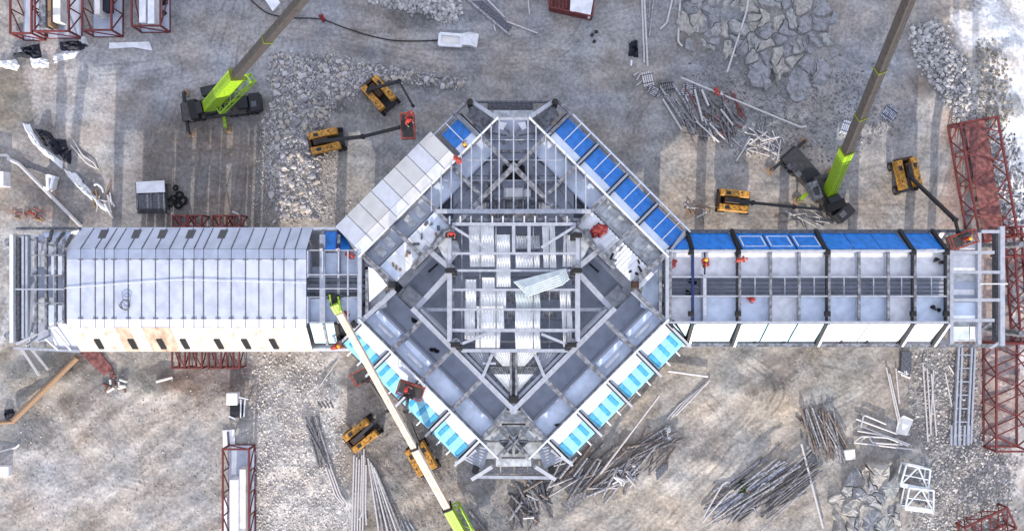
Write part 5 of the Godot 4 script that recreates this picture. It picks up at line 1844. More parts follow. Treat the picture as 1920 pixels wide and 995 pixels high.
func cable(label: String, pts: Array, r: float, m: Material, called := "cable"):
	var c := Curve2D.new()
	for i in pts.size() / 2:
		var p := Vector2(pts[i * 2], pts[i * 2 + 1])
		var pv := Vector2(pts[maxi(i - 1, 0) * 2], pts[maxi(i - 1, 0) * 2 + 1])
		var nx := Vector2(pts[mini(i + 1, pts.size() / 2 - 1) * 2], pts[mini(i + 1, pts.size() / 2 - 1) * 2 + 1])
		var tg := (nx - pv) / 6.0
		c.add_point(p, -tg, tg)
	var w := []
	var l := c.get_baked_length()
	var k := int(l / 8.0)
	var base := G(pts[0], pts[1])
	for i in k + 1:
		var q := c.sample_baked(l * i / k)
		w.append(G(q.x, q.y, r + 0.03) - base)
	var o := put(tube_mesh(w, r, 6), called, m, self, Transform3D(Basis.IDENTITY, base))
	tag(o, label, "cable")

func props():
	# top left: cradles, plates and panels
	rack("red steel cradle at the upper left corner beside white blocks", 18, -30, 58, 62, 2.6, [])
	rack("widest red steel cradle in the upper left row, packed with pale boards", 64, -30, 128, 58, 2.6, [[72, -30, 84, 50, 2.2, "galv", "grey", "the widest red cradle"], [88, -30, 94, 48, 2.0, "wood", "brown", "the widest red cradle"], [98, -30, 112, 40, 1.9, "cream", "cream", "the widest red cradle"]])
	rack("red steel cradle third from the upper left corner, half empty", 153, -30, 208, 56, 2.6, [[176, -30, 186, 26, 2.2, "cream", "cream", "the third red cradle"], [190, -30, 204, 20, 1.6, "tarp", "dark", "the third red cradle"]])
	rack("red steel cradle loaded with tall white wall panels at upper left", 246, -30, 300, 48, 2.4, [[260, -30, 272, 42, 2.6, "white", "left white", "the narrow red cradle"], [276, -30, 288, 44, 2.6, "white", "right white", "the narrow red cradle"]])
	crumple("dark blue tarpaulin over cargo at the upper left edge", M.tarp, [20, 90, 72, 82, 78, 106, 60, 110, 22, 106], 0.9, 3)
	plate("small grey sheet lying on the dark blue tarpaulin", M.galv, [26, 92, 48, 90, 48, 100, 27, 102], 0.06, 0.75)
	crumple("white crumpled sheet below the dark cargo, at the picture's left edge", M.tarp_white, [-6, 112, 28, 110, 36, 124, 30, 132, -6, 124], 0.5, 4)
	crumple("white crumpled sheet, middle of the three in the upper left yard", M.tarp_white, [52, 106, 90, 110, 92, 127, 58, 126], 0.5, 5)
	crumple("white crumpled sheet with a folded corner, below the third red cradle", M.tarp_white, [96, 104, 130, 92, 150, 96, 140, 108, 100, 118], 0.45, 6)
	crumple("dark tarpaulin beside a white flap, below the red cradles", M.tarp, [110, 78, 150, 76, 166, 86, 150, 94, 112, 96], 0.7, 7)
	crumple("small white flap sticking up beside the dark lined tarpaulin", M.tarp_white, [147, 74, 158, 66, 166, 82, 154, 84], 0.6, 8)
	plate("long white board on the grey yard below the panel cradle", M.white, [206, 81, 280, 79, 286, 95, 276, 94, 272, 88, 206, 92], 0.25, 0.0, "board", "board")
	plate("white plate cut by the top edge, left of the grey boom", M.white, [486, -16, 510, -18, 526, 6, 512, 22], 0.3)
	for b in [[300, 12], [308, 26], [292, 24], [310, 6]]: box_thing("dark_crate", "small dark crate beside the narrow red cradle", "crate", b[0], b[1], rng.randf(), Vector3(0.6, 0.5, 0.5), M.black, "dark crates")
	# cable, sled
	cable("black cable winding across the upper yard to the white sled", [470, 0, 500, 24, 540, 33, 600, 36, 640, 50, 690, 66, 740, 76, 800, 77, 828, 75], 0.06, M.black)
	crumple("small red bag on the black cable", M.bag_red, [596, 28, 604, 27, 612, 38, 608, 44, 602, 38], 0.4, 12, "bag", "bag")
	var sled := thing("sled", "white cargo sled with a crumpled cover on the upper yard", "sled", G(860, 76))
	for e in [[825, 65, 866, 68], [823, 86, 866, 88], [826, 65, 824, 86], [866, 66, 866, 88]]: bar(sled, "frame_rail", M.white, G(e[0], e[1], 0.4), G(e[2], e[3], 0.4), 0.3, 0.4)
	put(prism_mesh([G(826, 66, 0.35), G(866, 67, 0.35), G(866, 87, 0.35), G(824, 86, 0.35)], 0.2), "bed", M.cream, sled)
	var cv := [G(867, 66, 0.8), G(880, 63, 0.9), G(898, 66, 0.7), G(894, 91, 0.6), G(882, 88, 0.9), G(867, 87, 0.8)]
	put(prism_mesh(cv, 0.7), "cover", M.tarp_white, sled)
	# top middle: beams, red container
	var gb := "long beams lying at the top edge"
	pipe("long grey beam slanting in from the top edge, left of the red container", gb, M.pipe, [868, -8, 956, 66], 0.16, 0.0, "steel_beam", "beam")
	pipe("short grey beam beside the long slanting one at the top edge", gb, M.pipe_light, [905, -10, 946, 32], 0.1, 0.0, "steel_beam", "beam")
	pipe("pale pole lying right of the slanting beams", gb, M.pipe_light, [950, 40, 1008, 62], 0.1, 0.0, "pole", "pole")
	pipe("short pale stub near the sled at the top", gb, M.pipe_light, [926, 46, 929, 58], 0.09, 0.0, "pole", "pole")
	pipe("thin upright-looking pole at the top edge beside the rubble", gb, M.pipe_light, [990, -6, 993, 26], 0.08, 0.0, "pole", "pole")
	plate("dark ribbed plate between the slanting beams", M.steel, [884, 2, 906, 2, 960, 50, 952, 60], 0.1)
	var ct := thing("container", "red open container at the top edge holding a white panel", "container", G(1070, 10))
	for e in [[1028, -30, 1030, 20], [1030, 20, 1108, 38], [1108, 38, 1116, -30]]: bar(ct, "side_wall", M.red, G(e[0], e[1], 0.8), G(e[2], e[3], 0.8), 0.15, 1.4)
	put(prism_mesh([G(1028, -30, 0.3), G(1116, -30, 0.3), G(1108, 38, 0.3), G(1030, 20, 0.3)], 0.25), "floor", M.red, ct)
	for i in 5: bar(ct, "floor_rib", M.red_light, G(1034 + i * 7, -28, 0.4), G(1034 + i * 7, 18, 0.4), 0.12, 0.1)
	var wp := put(prism_mesh([W(1072, -30, 1.5), W(1118, -30, 1.5), W(1107, 31, 1.5), W(1069, 20, 1.5)], 0.9), "cladding_sheet", M.white, self)
	tag(wp, "white panel lying in the red open container", "panel")
	# pipes of the upper right
	var gp := "pipes laid by the bedrock"
	pipe("long white pipe running down from the top edge, outer of the pair", gp, M.pipe_light, [1203, -8, 1208, 118], 0.12)
	pipe("long white pipe running down from the top edge, inner of the pair", gp, M.pipe_light, [1207, -8, 1214, 125], 0.12, 0.1)
	pipe("thin dark pipe crossing behind the long white pair", gp, M.pipe, [1226, -8, 1217, 70], 0.1)
	pipe("thin grey pipe beside the long white pair, at the top edge", gp, M.pipe, [1219, -8, 1216, 40], 0.08)
	pipe("hooked pale pipe ending short beside the bedrock", gp, M.pipe_light, [1262, -8, 1250, 44, 1237, 56], 0.11)
	pipe("upright hooked pipe on the bedrock's left rim", gp, M.pipe_light, [1275, -8, 1271, 80, 1279, 88], 0.12)
	pipe("long thin pole leaning across the bedrock", gp, M.pipe_light, [1402, -8, 1396, 28, 1361, 138], 0.1, 0.6)
	crumple("black covered lump standing on the road beside the long white pipes", M.tarp, [1180, 82, 1187, 75, 1196, 76, 1198, 108, 1178, 106], 1.2, 21)
	pipe("short white stub below the black covered lump", gp, M.white, [1184, 113, 1183, 124], 0.12)
	for q in [[1110, 66], [1118, 60], [1114, 78]]: box_thing("lump", "small dark clod on the upper road", "clod", q[0], q[1], rng.randf() * 3, Vector3(0.35, 0.25, 0.3), M.dark, "dark clods on the road")
	bundle("pale slats in a loose fan at the upper scrap line", 1214, 148, 1.35, 26, 20, 5, "pipe_light")
	bundle("banded pallet of grey slats on the scrap line", 1226, 172, 0.5, 24, 16, 5, "pipe")
	bundle("banded bundle of short pipes above the reddish bars", 1250, 163, 1.4, 22, 26, 7, "pipe_dark")
	bundle("large banded pallet of pale slats under the long pole", 1292, 168, 0.1, 26, 26, 7, "pipe")
	bundle("striped bundle of white slats left of the grey boom", 1587, 240, 1.9, 24, 20, 6, "paint_white")
	bundle("striped bundle of blue-white slats right of the grey boom", 1667, 213, 2.2, 26, 24, 7, "pipe_blue")
	for q in [[1188, 142, 1196, 136], [1194, 150, 1202, 138], [1194, 160, 1204, 152]]: pipe("short loose slat left of the fanned bundle", "short loose slats", M.pipe_light, q, 0.08)
	pipe("long white pole stretching over the reddish scrap", "", M.pipe_light, [1276, 147, 1500, 240, 1510, 238], 0.11, 0.4, "pole", "pole")
	heap("long grey bar sliding out of the upper scrap line", "upper scrap bars", 1272, 210, 14, 16, 1.0, 0.08, 9, 60, 90, 0.12, ["pipe", "pipe_light", "pipe"], "steel_bar", "bar", 0.4)
	heap("short bar in the tangled reddish scrap", "reddish scrap bars", 1335, 220, 52, 36, 1.1, 0.4, 62, 26, 66, 0.11, ["pipe_dark", "red_light", "pipe", "pipe_dark", "pipe_dark", "pipe_dark", "pipe_light"], "steel_bar", "bar", 0.7)
	heap("bent rod in the scrap above the yellow lift", "bent rods", 1425, 268, 36, 18, 0.4, 0.8, 24, 20, 56, 0.07, ["pipe_light", "pipe", "pipe_light"], "bent_rod", "rod", 0.5, 0.5)
	heap("thin rod in the scrap below the right crane", "thin rods", 1510, 408, 40, 9, 0.15, 0.4, 14, 24, 60, 0.07, ["pipe_light", "pipe", "pipe_dark"], "thin_rod", "rod", 0.4, 0.3)
	heap("twig-like rod at the eave of the blue diagonal wing", "eave twigs", 1302, 398, 20, 12, 0.2, 0.9, 10, 14, 34, 0.06, ["pipe_light", "wood"], "thin_rod", "rod", 0.6, 0.4)
	# right: red trusses
	lying_truss("red lattice truss with a plated walkway running down to the right end", Vector2(1811, 232), Vector2(1850, 450), 4.0, 2.4, 8, "red", true)
	lying_truss("red lattice truss standing below the right end of the wing", Vector2(1874, 640), Vector2(1874, 836), 3.6, 2.4, 7)
	lying_truss("narrow red lattice truss at the right edge past the end beam", Vector2(1898, 426), Vector2(1912, 640), 1.8, 1.6, 9)
	lying_truss("red lattice truss cut off by the lower right corner", Vector2(1800, 998), Vector2(1880, 962), 2.4, 1.6, 5)
	for y in [440, 480, 640]: pipe("red cross tube at the right end, %s of three" % {440: "top", 480: "middle", 640: "bottom"}[y], "red cross tubes", M.red, [1846, y, 1925, y], 0.14, 1.2, "cross_tube", "tube")
	# left: pipes, tarps, shed
	pipe("thick white pipe slanting down to the left end of the wing", "", M.pipe_light, [14, 298, 34, 306, 152, 424], 0.2)
	pipe("white pipe stub at the left edge meeting the thick one", "", M.pipe_light, [-6, 291, 14, 291, 18, 302], 0.18)
	crumple("long white snowy ridge, upper stretch beside dark tarpaulins", M.tarp_white, [38, 228, 52, 232, 78, 270, 116, 304, 112, 316, 80, 290, 56, 264], 0.5, 31, "snow_ridge", "snow")
	crumple("long white snowy ridge, lower stretch towards the wing", M.tarp_white, [112, 314, 138, 322, 160, 352, 206, 398, 198, 398, 160, 368, 128, 338], 0.45, 32, "snow_ridge", "snow")
	crumple("dark blue tarpaulin nearest the top of the white ridge", M.tarp, [62, 240, 94, 246, 104, 268, 84, 274], 0.9, 33)
	crumple("dark blue tarpaulin in the middle of the row by the white ridge", M.tarp, [92, 256, 122, 262, 128, 280, 104, 292, 88, 276], 0.9, 34)
	crumple("dark blue tarpaulin lowest in the row by the white ridge", M.tarp, [108, 286, 132, 280, 130, 308, 118, 302], 0.8, 35)
	pipe("upper of two thin bent pipes beside the dark tarpaulins", "thin bent pipes", M.pipe_light, [136, 262, 152, 290, 172, 304, 178, 316], 0.09)
	pipe("lower of two thin bent pipes beside the dark tarpaulins", "thin bent pipes", M.pipe_light, [132, 272, 160, 306, 174, 314], 0.09)
	var br := thing("bracket", "white angular bracket by the thick slanting pipe", "bracket", G(95, 344))
	for e in [[90, 328, 92, 356], [90, 329, 105, 334], [92, 356, 84, 352], [101, 332, 98, 354]]: bar(br, "arm", M.white, G(e[0], e[1], 0.5), G(e[2], e[3], 0.5), 0.3, 0.9)
	pipe("white curved hose end beside the lower snowy ridge", "", M.white, [172, 346, 178, 344, 188, 352, 190, 360], 0.12)
	heap("splintered board in the pale debris above the wing", "splintered boards", 186, 372, 22, 24, 0.9, 0.6, 10, 14, 34, 0.1, ["wood", "pipe_light", "cream"], "board", "board", 0.3)
	shed()
	for q in [[330, 352, 0.25], [338, 366, 0.34], [344, 376, 0.42], [320, 380, 0.38], [326, 372, 0.3], [336, 384, 0.36]]: tyre(q[0], q[1], q[2])
	box_thing("white_box", "white box cut by the left edge beneath the pipe stub", "box", 2, 337, 0.0, Vector3(1.8, 1.4, 1.6), M.white)
	var nth := ["first", "second", "third", "fourth"]
	for i in 4: rack_low([323, 352, 398, 425][i], 404, [323, 352, 398, 425][i] + 26, 424, "low red trestle at the roofed wing's upper eave, %s from the shed" % nth[i])
	pipe("pale curved rod hooked over the low red trestles", "", M.pipe_light, [440, 398, 452, 402, 458, 420], 0.1, 0.8)
	for i in 4: rack_low([322, 354, 390, 424][i], 640, [322, 354, 390, 424][i] + 24, 690, "low red trestle at the roofed wing's lower eave, %s from the ramp plate" % nth[i])
	# below the left wing
	plate("pink-red ramp plate under the lower left eave", M.red_light, [150, 660, 186, 658, 214, 692, 196, 704], 0.15)
	pipe("long round timber slanting down to the left edge", "", M.wood, [152, 668, 30, 786], 0.32, 0.0, "timber", "timber")
	pipe("pale pole along the ground at the left edge below the timber", "", M.wood, [-6, 792, 28, 790], 0.2, 0.0, "timber", "timber")
	pipe("bent pale pole at the left edge", "", M.pipe_light, [-6, 848, 30, 838, 36, 832], 0.12, 0.0, "pole", "pole")
	box_thing("white_box", "long white box at the lower left edge", "box", 6, 881, 0.0, Vector3(1.9, 0.8, 1.1), M.white)
	crumple("black bag beside the lower end of the timber", M.tarp, [6, 768, 24, 766, 26, 784, 8, 786], 0.7, 41, "bag", "bag")
	heap("rusty fragment around the pink ramp plate", "rusty fragments", 215, 715, 24, 18, 0.5, 1.2, 14, 6, 16, 0.12, ["red_light", "wood", "cream"], "fragment", "fragment", 0.2)
	pipe("pale board below the red trestles", "", M.cream, [296, 714, 326, 706], 0.14, 0.0, "board", "board")
	heap("rusty fragment on the reddish patch at the left edge", "edge fragments", 52, 402, 28, 10, 0.3, 1.2, 12, 6, 18, 0.1, ["orange", "wood", "red_light"], "fragment", "fragment", 0.2)
	var gen := thing("machine", "small white machine with open frame beside the wing's lower eave", "machine", G(446, 758))
	box(gen, "hood", M.white, G(440, 745, 0.6), Vector3(1.2, 1.0, 1.3))
	box(gen, "engine", M.dark, G(446, 768, 0.5), Vector3(1.2, 0.8, 1.4))
	for e in [[452, 742, 470, 746], [456, 746, 456, 780], [464, 746, 462, 778], [432, 776, 446, 782]]: bar(gen, "frame_tube", M.paint_white, G(e[0], e[1], 0.9), G(e[2], e[3], 0.9), 0.12, 0.12)
	plate("white folded sheet on the ground above the lower red cradle", M.white, [418, 806, 440, 804, 441, 832, 419, 842], 0.2)
	plate("dark strip on the white folded sheet", M.steel, [426, 808, 430, 808, 432, 838, 428, 838], 0.04, 0.22, "strip", "strip")
	rack("long red cradle at the bottom edge holding white panels", 417, 842, 466, 1010, 2.2, [[430, 900, 446, 1010, 2.4, "white", "longest white", "the bottom red cradle"], [448, 880, 460, 1010, 2.0, "cream", "pale", "the bottom red cradle"]])
	plate("white plate on the ground left of the bottom red cradle", M.white, [418, 932, 426, 932, 426, 1000, 420, 1000], 0.15)
	# bottom middle pipes
	heap("dark pipe in the fanned stack left of the boom lift", "fanned stack", 598, 826, 10, 8, 1.25, 0.14, 10, 60, 110, 0.11, ["pipe_dark", "pipe", "pipe_dark"], "steel_pipe", "pipe", 0.5)
	for i in 4: pipe("short wavy rod above the fanned dark stack", "short wavy rods", M.pipe_dark, [596 + i * 8, 752, 604 + i * 7, 764], 0.09)
	for i in 3: pipe("pale hooked pipe of the trio left of the bottom stack", "hooked trio", M.pipe_light, [612 + i * 4, 874 - i * 2, 630 + i * 5, 928 - i, 640 + i * 6, 940 + i], 0.1, i * 0.05)
	for i in 5: pipe("straight pale pipe in the bottom stack of five", "stack of five pipes", M.pipe_light, [664 + i * 5, 852 + (i % 3) * 4, 660 + i * 5, 1004], 0.1, 0.04 * (i % 2))
	for i in 2: pipe("crooked pale pipe between the two bottom pipe stacks", "crooked pipes", M.pipe_light, [683 + i * 4, 840 + i * 30, 680 + i * 6, 960, 674 + i * 14, 972 + i * 10], 0.1, 0.2)
	for i in 6: pipe("slanting pale pipe in the splayed bottom stack", "splayed stack", M.pipe if i % 2 else M.pipe_light, [690 + i * 3, 858 + i * 4, 712 + i * 9, 1004], 0.11, 0.05 * i)
	for i in 3: pipe("short pipe end poking up at the bottom edge", "short pipe ends", M.pipe_blue, [752 + i * 8, 974 + i * 2, 764 + i * 10, 1004], 0.11)
	pipe("dark pole on the ground by the lime boom foot", "", M.pipe_dark, [880, 956, 912, 996], 0.2, 0.0, "pole", "pole")
	pipe("thin rod leaning from the wing towards the gravel", "", M.pipe_light, [632, 676, 592, 734, 590, 750], 0.07)
	# scrap heap below the lower right wing
	pipe("longest pole on the lower scrap heap, parallel to the wing", "", M.pipe_light, [1124, 884, 1234, 738], 0.12, 0.7, "pole", "pole")
	pipe("pale pole lying level off the wing's right corner", "", M.pipe_light, [1252, 694, 1326, 704], 0.14, 0.3, "pole", "pole")
	for i in 3: pipe("pale bent pipe in the trio below the right corner", "bent trio", M.pipe_light, [1250 + i * 8, 786 - i * 4, 1274 + i * 9, 758 - i * 3, 1312 + i * 9, 728 - i * 8], 0.1, 0.05 * i)
	heap("grey scrap length on the heap below the cyan wing", "main scrap heap", 1110, 890, 70, 26, -0.62, 0.3, 46, 30, 110, 0.13, ["pipe", "pipe_dark", "pipe_dark", "pipe", "rusty"], "steel_bar", "bar", 1.1, 0.1)
	heap("grey scrap length on the upper tongue of the heap", "upper scrap tongue", 1225, 840, 28, 26, -0.75, 0.25, 26, 30, 80, 0.11, ["pipe", "pipe_dark", "rusty", "pipe_dark"], "steel_bar", "bar", 0.9, 0.2)
	heap("jumbled offcut at the lower tip of the ring", "jumbled offcuts", 995, 940, 34, 40, 1.2, 0.7, 50, 14, 44, 0.15, ["pipe", "pipe_dark", "pipe_dark", "rusty", "steel"], "offcut", "offcut", 0.8)
	heap("crumpled strip in the white tangle on the heap", "white tangle", 1172, 886, 16, 14, 0.9, 0.9, 14, 12, 30, 0.1, ["white", "pipe_light"], "strip", "strip", 1.2, 0.5)
	plate("dark rusty plate resting on the lower scrap heap", M.pipe_dark, [1050, 942, 1072, 926, 1098, 916, 1096, 934, 1064, 962], 0.1, 0.6)
	plate("flat grey plate at the lower right of the scrap heap", M.steel, [1228, 880, 1252, 862, 1250, 876, 1230, 898], 0.1, 0.3)
	crumple("white crumpled film at the top of the scrap tongue", M.tarp_white, [1248, 796, 1258, 800, 1260, 826, 1250, 824], 0.6, 51, "film", "film")
	crumple("white crumpled film in the middle of the scrap heap", M.tarp_white, [1182, 856, 1192, 862, 1196, 882, 1184, 884], 0.7, 52, "film", "film")
	# stack of bluish pipes
	for q in [[1396, 912, 1422, 950], [1446, 878, 1472, 916]]: pipe("timber bearer under the slanting bluish stack", "timber bearers", M.wood, q, 0.12, 0.0, "timber_bearer", "timber")
	heap("bluish pipe in the long slanting stack near the bottom edge", "slanting bluish stack", 1436, 912, 56, 34, -0.62, 0.1, 44, 80, 165, 0.10, ["pipe_blue", "pipe_dark", "pipe", "pipe_dark"], "steel_pipe", "pipe", 0.9, 0.12)
	heap("loose bluish rod fallen from the slanting stack", "fallen rods", 1365, 950, 30, 22, -0.75, 0.2, 9, 50, 90, 0.08, ["pipe_light", "pipe_blue"], "steel_pipe", "pipe", 0.3, 0.25)
	pipe("hooked pale pipe arching over the green net", "", M.pipe_light, [1316, 966, 1352, 904, 1364, 898, 1368, 914, 1314, 976], 0.1, 0.4)
	crumple("green net bundled among the bluish pipes", M.green, [1372, 896, 1392, 890, 1404, 912, 1396, 928, 1374, 918], 0.6, 53, "net", "net")
	# lower right scrap
	heap("dark rod in the fan below the right wing", "dark rod fan", 1540, 812, 36, 14, 1.2, 0.14, 36, 56, 104, 0.1, ["pipe_dark", "pipe", "pipe_dark", "rusty"], "steel_rod", "rod", 0.5)
	var hk := [[1604, 784, 1680, 812], [1608, 796, 1700, 832], [1600, 826, 1612, 816, 1660, 818, 1700, 834], [1600, 828, 1716, 842], [1612, 800, 1618, 776, 1660, 794], [1628, 818, 1632, 828, 1690, 832], [1606, 806, 1660, 816, 1704, 832], [1614, 826, 1620, 818, 1680, 822]]
	for h in hk: pipe("pale hooked rod in the loose pile beside the white board", "hooked rods", M.pipe_light, h, 0.1, rng.randf() * 0.4, "hooked_rod", "rod")
	for q in [[1662, 688, 1684, 790], [1668, 700, 1688, 792], [1680, 690, 1686, 756]]: pipe("slim pale rod leaning towards the white board", "slim rods", M.pipe_light, q, 0.09, 0.1, "rod", "rod")
	for q in [[1730, 680, 1738, 826], [1738, 690, 1744, 812], [1746, 700, 1754, 816], [1750, 692, 1744, 800]]: pipe("tall pale rod in the row left of the silver ladder truss", "tall rods", M.pipe_light, q, 0.09, 0.1, "rod", "rod")
	for q in [[1772, 698, 1784, 760], [1778, 684, 1788, 700]]: pipe("short pale rod touching the silver ladder truss", "short rods", M.pipe_light, q, 0.09, 0.1, "rod", "rod")
	plate("cream notched board on the lower right gravel", M.cream, [1684, 786, 1694, 778, 1712, 786, 1700, 816, 1678, 812, 1690, 796], 0.2, 0.0, "board", "board")
	silver_truss()
	for q in [[1706, 888, 0.2], [1712, 928, 0.12]]: frame_box(q[0], q[1], q[2])
	pipe("long single pole standing alone above the lower bedrock", "", M.pipe_light, [1501, 830, 1542, 988], 0.12, 0.3, "pole", "pole")
	box_thing("concrete_ring", "small square concrete block with a hole on the dark soil", "block", 1592, 851, 0.1, Vector3(1.2, 0.4, 1.1), M.cream)
	plate("grey chute board standing in the shade below the right wing", M.steel, [1688, 658, 1706, 658, 1706, 694, 1686, 694], 0.4, 0.2, "board", "board")
	heap("white twig-like strip below the right wing", "white strips", 1694, 702, 10, 6, 0.6, 0.7, 5, 10, 22, 0.07, ["white"], "strip", "strip", 0.3)
	# on the building
	var bags := [[1757, 487, 11.0, "on the last white bay's upper panel"], [1752, 577, 11.0, "on the last white bay's lower panel"], [1296, 526, 9.75, "in the corridor near the hose coils"], [1290, 548, 9.75, "at the corridor edge near the ring"], [775, 600, 8.25, "in the lower left wing's corridor, upper one"], [811, 655, 8.25, "in the lower left wing's corridor, lower one"], [1046, 797, 11.0, "on the last panel of the lower right wing"]]
	for q in bags:
		for e in 2:
			var sz := 0.34 - 0.1 * e
			var o := put(stones[e + 2], "tool_bag", M.black, self, Transform3D(Basis(Vector3.UP, q[0]).scaled(Vector3(sz * 1.3, sz, sz)), W(q[0] + e * 8, q[1] + e * 4, q[2] + sz * 0.4)))
			tag(o, ["larger", "smaller"][e] + " black tool bag " + q[3], "bag")
	for i in 22:
		var k := i % 2
		var u := rng.randf_range(10, 150)
		var v := rng.randf_range(168, 202)
		var q := R(0 if k else 3, u, v, 11.72)
		var sz := Vector3(rng.randf_range(0.2, 0.7), 0.12, rng.randf_range(0.15, 0.3))
		var o := put(bevel_box(sz, 0.02), "offcut_board", [M.steel, M.black, M.wood, M.galv][i % 4], self, Transform3D(Basis(Vector3.UP, rng.randf() * 3.0), q))
		tag(o, "small offcut lying on the white deck of the %s" % ["wing with white roof panels", "wing with deep blue film"][k], "offcut", "offcuts on the decks")
	var rope := begin()
	var rp := []
	for k in 30: rp.append(Vector3(cos(k * 0.55) * (0.35 + 0.006 * k), 0.01 * k, sin(k * 0.55) * (0.55 - 0.005 * k)))
	tube_to(rope, rp, 0.035, 5)
	var ro := put(rope.commit(), "rope_coil", M.steel, self, Transform3D(Basis.IDENTITY, W(235, 571, TOP + 0.24)))
	tag(ro, "small grey rope coil lying on the pale roof of the finished wing", "rope")
	pile_red()
	cable("white hose curling over the open bay of the roofed wing", [628, 545, 640, 560, 650, 580, 652, 606], 0.06, M.paint_white, "hose")

func box_thing(called: String, label: String, cat: String, x, y, turn: float, s: Vector3, m: Material, group := ""):
	var p := G(x, y)
	var o := put(bevel_box(s, 0.05), called, m, self, Transform3D(Basis(Vector3.UP, turn), p + Vector3(0, s.y * 0.5 - 0.05, 0)))
	tag(o, label, cat, group)
	return o

func tyre(x, y, r: float):
	var st := begin()
	for i in 20:
		for k in 8:
			var q := []
			for e in [[i, k], [i + 1, k], [i + 1, k + 1], [i, k + 1]]:
				var a: float = TAU * e[0] / 20.0
				var b: float = TAU * e[1] / 8.0
				q.append(Vector3(cos(a) * (r + r * 0.34 * cos(b)), r * 0.4 * sin(b), sin(a) * (r + r * 0.34 * cos(b))))
			var c := Vector3(cos(TAU * (i + 0.5) / 20.0), 0, sin(TAU * (i + 0.5) / 20.0)) * r
			var n: Vector3 = (q[0] + q[2]) * 0.5 - c
			tri(st, q[0], q[1], q[2], n)
			tri(st, q[0], q[2], q[3], n)
	var o := put(st.commit(), "tyre", M.tread, self, Transform3D(Basis.from_euler(Vector3(rng.randf_range(-0.3, 0.3), 0, rng.randf_range(-0.3, 0.3))), G(x, y, r * 0.4)))
	tag(o, "black tyre in the small pile beside the white-roofed shed", "tyre", "tyres by the shed")

func shed():
	var t := thing("shed", "small grey shed with a white half roof on the left yard", "shed", G(283, 370))
	var g := gh(t.position.x, t.position.z)
	var a := W(257, 362, 2.2)
	var b := W(308, 362, 2.2)
	put(prism_mesh([W(254, 341, 2.6), W(307, 338, 2.6), W(308, 360, 2.4), W(255, 362, 2.4)], 0.12), "roof_panel", M.white, t)
	put(prism_mesh([W(258, 364, 2.2), W(307, 363, 2.2), W(310, 392, 1.9), W(260, 392, 1.9)], 0.1), "canopy", M.steel, t)
	bar(t, "canopy_edge", M.dark, W(258, 396, 1.8), W(311, 396, 1.8), 0.5, 0.3)
	for x in [256, 282, 306]: bar(t, "rafter", M.galv, W(x, 342, 2.5), W(x + 1, 392, 1.9), 0.1, 0.12)
	for q in [[258, 344], [304, 342], [260, 394], [309, 394]]:
		var p := W(q[0], q[1], 1.9)
		bar(t, "post", M.galv, Vector3(p.x, g - 0.1, p.z), Vector3(p.x, 1.95, p.z), 0.12, 0.12)
	for s in [[[258, 344], [260, 394]], [[304, 342], [309, 394]], [[258, 344], [304, 342]]]:
		var p := W(s[0][0], s[0][1], 1.2)
		var q := W(s[1][0], s[1][1], 1.2)
		p.y = g + 0.9
		q.y = g + 0.9
		bar(t, "side_wall", M.steel, p, q, 0.06, 1.7)

func rack_low(x0, y0, x1, y1, label: String):
	var t := thing("trestle", label, "trestle", G((x0 + x1) * 0.5, (y0 + y1) * 0.5), "low red trestles")
	var h := 2.2
	var k := [W(x0, y0, h), W(x1, y0, h), W(x1, y1, h), W(x0, y1, h)]
	var g: float = t.position.y
	for i in 4:
		var a: Vector3 = k[i]
		var b: Vector3 = k[(i + 1) % 4]
		bar(t, "leg", M.red, Vector3(a.x, g - 0.1, a.z), a, 0.16, 0.16)
		bar(t, "rail", M.red, a, b, 0.16, 0.16)
		bar(t, "brace", M.red, Vector3(a.x, g, a.z), b, 0.1, 0.1)
	bar(t, "rail", M.red, k[0].lerp(k[1], 0.5), k[3].lerp(k[2], 0.5), 0.12, 0.12)
	bar(t, "brace", M.red, k[0], k[2], 0.1, 0.1)

func silver_truss():
	var t := thing("ladder_truss", "silver ladder truss lying below the right end of the wing", "truss", G(1800, 738))
	for e in [[1794, 650, 1784, 830], [1800, 650, 1792, 830], [1818, 650, 1808, 830], [1824, 652, 1815, 828]]: bar(t, "chord", M.galv_light, G(e[0], e[1], 0.4), G(e[2], e[3], 0.4), 0.2, 0.3)
	for i in 7: bar(t, "rung", M.galv_light, G(1796 - i * 1.6, 664 + i * 25, 0.45), G(1820 - i * 1.6, 664 + i * 25, 0.45), 0.14, 0.12)
	for i in 5: bar(t, "foot_slat", M.galv_light, G(1780 + i * 8, 795, 0.55), G(1777 + i * 8, 832, 0.55), 0.22, 0.1)

